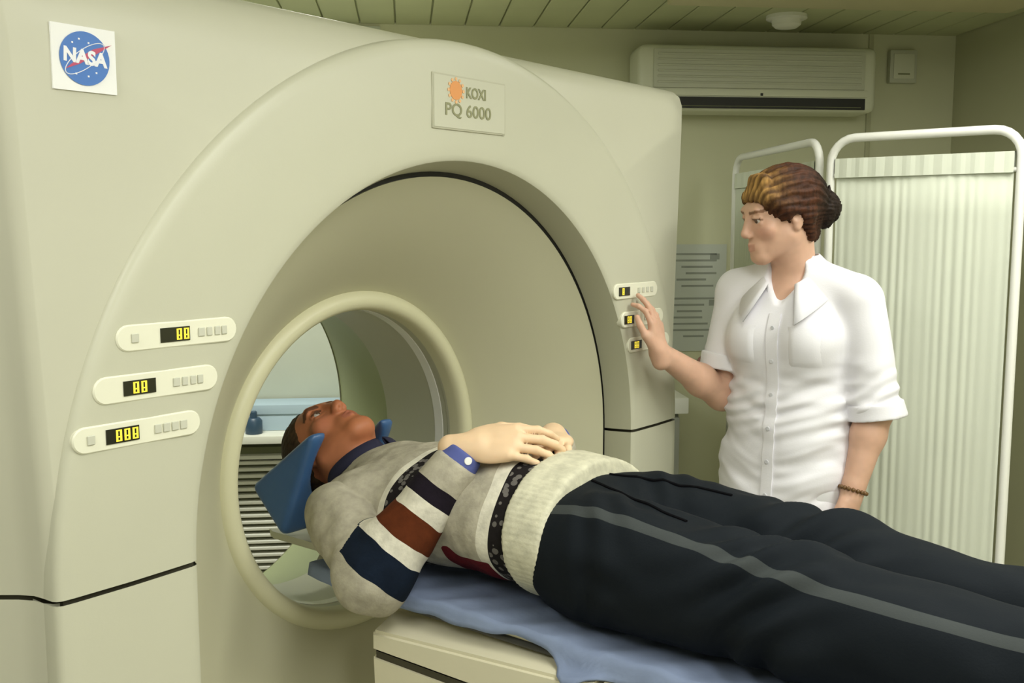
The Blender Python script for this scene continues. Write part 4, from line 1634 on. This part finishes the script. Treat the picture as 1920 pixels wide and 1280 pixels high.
# switch box high on the wall
tb2 = empty('wall_box')
tag(tb2, 'small square grey box high on the wall right of the air conditioner', 'wall box')
tb2.matrix_world = RM @ Matrix.Translation((.235, 0, 2.20))
boxo('case', (-.058, .0005, -.066), (.058, .03, .066), 'ac_panel', tb2, .006)
boxo('cover', (-.044, .028, -.050), (.044, .034, .050), 'ac', tb2, .003)
boxo('label_strip', (-.025, .033, -.034), (.025, .0355, -.028), 'olive', tb2)

# notice sheet on the rear wall
nt_ = empty('notice')
tag(nt_, 'grey-white printed notice on the wall between scanner and woman', 'notice')
nt_.matrix_world = RM @ Matrix.Translation((1.10, 0, 1.26))
boxo('sheet', (-.15, .0005, -.22), (.15, .004, .22), 'paper', nt_)
rng = np.random.RandomState(4)
bm = bmesh.new()
for k in range(14):
    zz = .18 - k * .026
    if k in (6,): continue
    a = -.05 - .06 * rng.rand(); b = .02 + .09 * rng.rand()
    bx(bm, (a, .004, zz - .004), (b, .0048, zz + .004))
for (a, zz) in ((-.10, .17), (-.10, -.02)):
    bx(bm, (a - .02, .004, zz - .012), (a + .02, .0048, zz + .012))
obj('text_lines', bm, 'paper_ink', nt_)

# reddish call button on the wall
cb = empty('call_button')
cb.matrix_world = RM @ Matrix.Translation((1.04, 0, .995))
tag(cb, 'small reddish wall button below the notice', 'button')
bm = bmesh.new(); lathe(bm, [(.024, 0), (.024, .012), (.018, .018)], 20, Matrix.Rotation(-PI / 2, 4, 'X')); obj('button_cap', bm, 'red_plastic', cb, angle=40)

# low cabinet behind the scanner's right side
cbn = empty('side_cabinet')
cbn.matrix_world = RM @ Matrix.Translation((1.53, 0.02, 0))
tag(cbn, 'narrow grey cabinet with a white top behind the right edge of the scanner', 'cabinet')
boxo('body', (-.27, 0, .06), (.27, .42, .86), 'grey_steel', cbn, .004)
boxo('top_board', (-.30, -.005, .865), (.30, .45, .925), 'cream', cbn, .006)
for k in (-1, 1):
    d_ = boxo('door', (-.27 if k < 0 else .008, .42, .08), (-.008 if k < 0 else .27, .436, .85), 'grey_steel', cbn, .003)
    tubeo('handle', [(k * .035, .436, .66), (k * .035, .456, .66), (k * .035, .456, .54), (k * .035, .436, .54)], .005, 'olive', d_, 8)
for x in (-.25, .25):
    for y in (.03, .39):
        boxo('foot', (x - .02, y - .02, 0), (x + .02, y + .02, .06), 'black', cbn)

# heater with louvers seen through the bore
ht = empty('convector_heater')
HU = 2.86
ht.matrix_world = RM @ Matrix.Translation((HU, .014, 0))
tag(ht, 'louvered cream heater below a shelf, seen through the scanner opening', 'heater')
boxo('back_box', (-.55, .0, .08), (.55, .10, .70), 'olive', ht)
boxo('shelf_top', (-.60, .0, .745), (.60, .26, .775), 'cream', ht, .004)
boxo('front_rail', (-.58, .10, .66), (.58, .14, .675), 'cream', ht, .003)
lv = None
for k in range(22):
    z = .645 - k * .0262
    if lv is None:
        lv = boxo('louver', (-.56, .10, -.0065), (.56, .135, .0065), 'cream', ht, .003, None, 1)
    else:
        o = bpy.data.objects.new('louver', lv.data); C.objects.link(o); o.parent = ht
        o.location = (0, 0, z); continue
    lv.location = (0, 0, z)
for x in (-.56, .56):
    boxo('end_panel', (x - .012, 0, 0), (x + .012, .15, .745), 'cream', ht, .003)
# things on the heater shelf
bxs = empty('storage_box')
bxs.matrix_world = RM @ Matrix.Translation((HU - .06, .10, .7755))
tag(bxs, 'long pale blue cardboard box on the shelf above the heater', 'box')
boxo('box_body', (-.36, -.07, 0), (.36, .07, .062), 'pale_blue', bxs, .003)
boxo('box_lid', (-.365, -.075, .063), (.365, .075, .100), 'pale_blue', bxs, .003)
btl = empty('bottle')
btl.matrix_world = RM @ Matrix.Translation((HU - .02, .215, .7755))
tag(btl, 'small dark blue bottle standing in front of the pale blue box', 'bottle')
bm = bmesh.new(); lathe(bm, [(.030, 0), (.032, .004), (.032, .048), (.022, .060)], 20); obj('bottle_body', bm, 'navy', btl, angle=40)
bm = bmesh.new(); lathe(bm, [(.013, .060), (.013, .082), (.010, .085)], 14); obj('cap', bm, 'navy', btl, angle=40)

# ------------------------------------------------------------------ folding privacy screen
ps = empty('privacy_screen', (1.35, -.23, 0))
tag(ps, 'white folding medical screen with pleated curtain panels behind the woman', 'screen')
PI_ = Matrix.Translation((-1.35, .23, 0))


def screen_panel(A, B, ztop, fab_top, rod):
    A, B = Vector(A), Vector(B)
    d = (B - A).normalized(); Wd = (B - A).length
    nrm = Vector((-d.y, d.x, 0))
    r = .07
    pts = [A + Vector((0, 0, .10)), A + Vector((0, 0, ztop - r))]
    for k in range(1, 7):
        a = k * PI / 12
        pts.append(A + d * (r - r * math.cos(a)) + Vector((0, 0, ztop - r + r * math.sin(a))))
    for k in range(0, 7):
        a = PI / 2 - k * PI / 12
        pts.append(B - d * (r - r * math.cos(a)) + Vector((0, 0, ztop - r + r * math.sin(a))))
    pts.append(B + Vector((0, 0, .10)))
    f = tubeo('frame', pts, .0125, 'white_tube', ps, 12); f.matrix_parent_inverse = PI_
    for nm, z in (('curtain_rod', rod), ('curtain_rod', .16)):
        o = tubeo(nm, [A + Vector((0, 0, z)), B + Vector((0, 0, z))], .006, 'white_tube', ps, 8); o.matrix_parent_inverse = PI_
    # feet with castors
    for Q in (A, B):
        o = tubeo('foot', [Q + nrm * .17 + Vector((0, 0, .075)), Q + Vector((0, 0, .10)), Q - nrm * .17 + Vector((0, 0, .075))], .011, 'white_tube', ps, 8); o.matrix_parent_inverse = PI_
        for sg in (-1, 1):
            bm = bmesh.new()
            c_ = Q + nrm * .165 * sg + Vector((0, 0, .030))
            lathe(bm, [(.020, -.012), (.030, -.008), (.030, .008), (.020, .012)], 18, frame(c_, nrm, (0, 0, 1), d))
            o = obj('castor', bm, 'black', ps, angle=40); o.matrix_parent_inverse = PI_
    # pleated cloth
    nxp, rows = 220, 10
    V, F = [], []
    npl = int(Wd / .026)
    for j in range(rows + 1):
        t = j / rows
        z = fab_top + (.12 - fab_top) * t
        for i in range(nxp + 1):
            s = i / nxp
            amp = .0016 * (.35 + .65 * min(1, t * 8)) * (.6 + .4 * math.sin(s * 17 + 2))
            off = amp * math.sin(s * npl * 2 * PI + .5 * math.sin(s * 31)) + .003 * math.sin(t * 5 + s * 7)
            ss = .018 + (Wd - .036) * s
            p = A + d * ss + nrm * off + Vector((0, 0, z))
            V.append(p)
    for j in range(rows):
        for i in range(nxp):
            a = j * (nxp + 1) + i
            F.append((a, a + 1, a + nxp + 2, a + nxp + 1))
    o = pydata('curtain', V, F, 'curtain', ps, smooth=True); o.matrix_parent_inverse = PI_
    md = o.modifiers.new('thick', 'SOLIDIFY'); md.thickness = .002
    # heading band
    V, F = [], []
    for (dz, dn) in ((.0, .009), (-.055, .011), (-.055, -.011), (.0, -.009)):
        for i in range(41):
            V.append(A + d * (.016 + (Wd - .032) * i / 40) + nrm * (dn + .0015 * math.sin(i * 1.7)) + Vector((0, 0, fab_top + .002 + dz)))
    for k in range(4):
        for i in range(40):
            F.append((k * 41 + i, k * 41 + i + 1, ((k + 1) % 4) * 41 + i + 1, ((k + 1) % 4) * 41 + i))
    o = pydata('heading_band', V, F, 'curtain', ps, smooth=False); o.matrix_parent_inverse = PI_


screen_panel((1.343, -.262, 0), (1.325, -.775, 0), 1.805, 1.745, 1.70)
screen_panel((1.375, -.215, 0), (1.945, .330, 0), 1.805, 1.745, 1.70)
for z in (.5, 1.2, 1.65):
    o = boxo('hinge', (1.335, -.252, z - .03), (1.383, -.225, z + .03), 'white_tube', ps, .004); o.matrix_parent_inverse = PI_
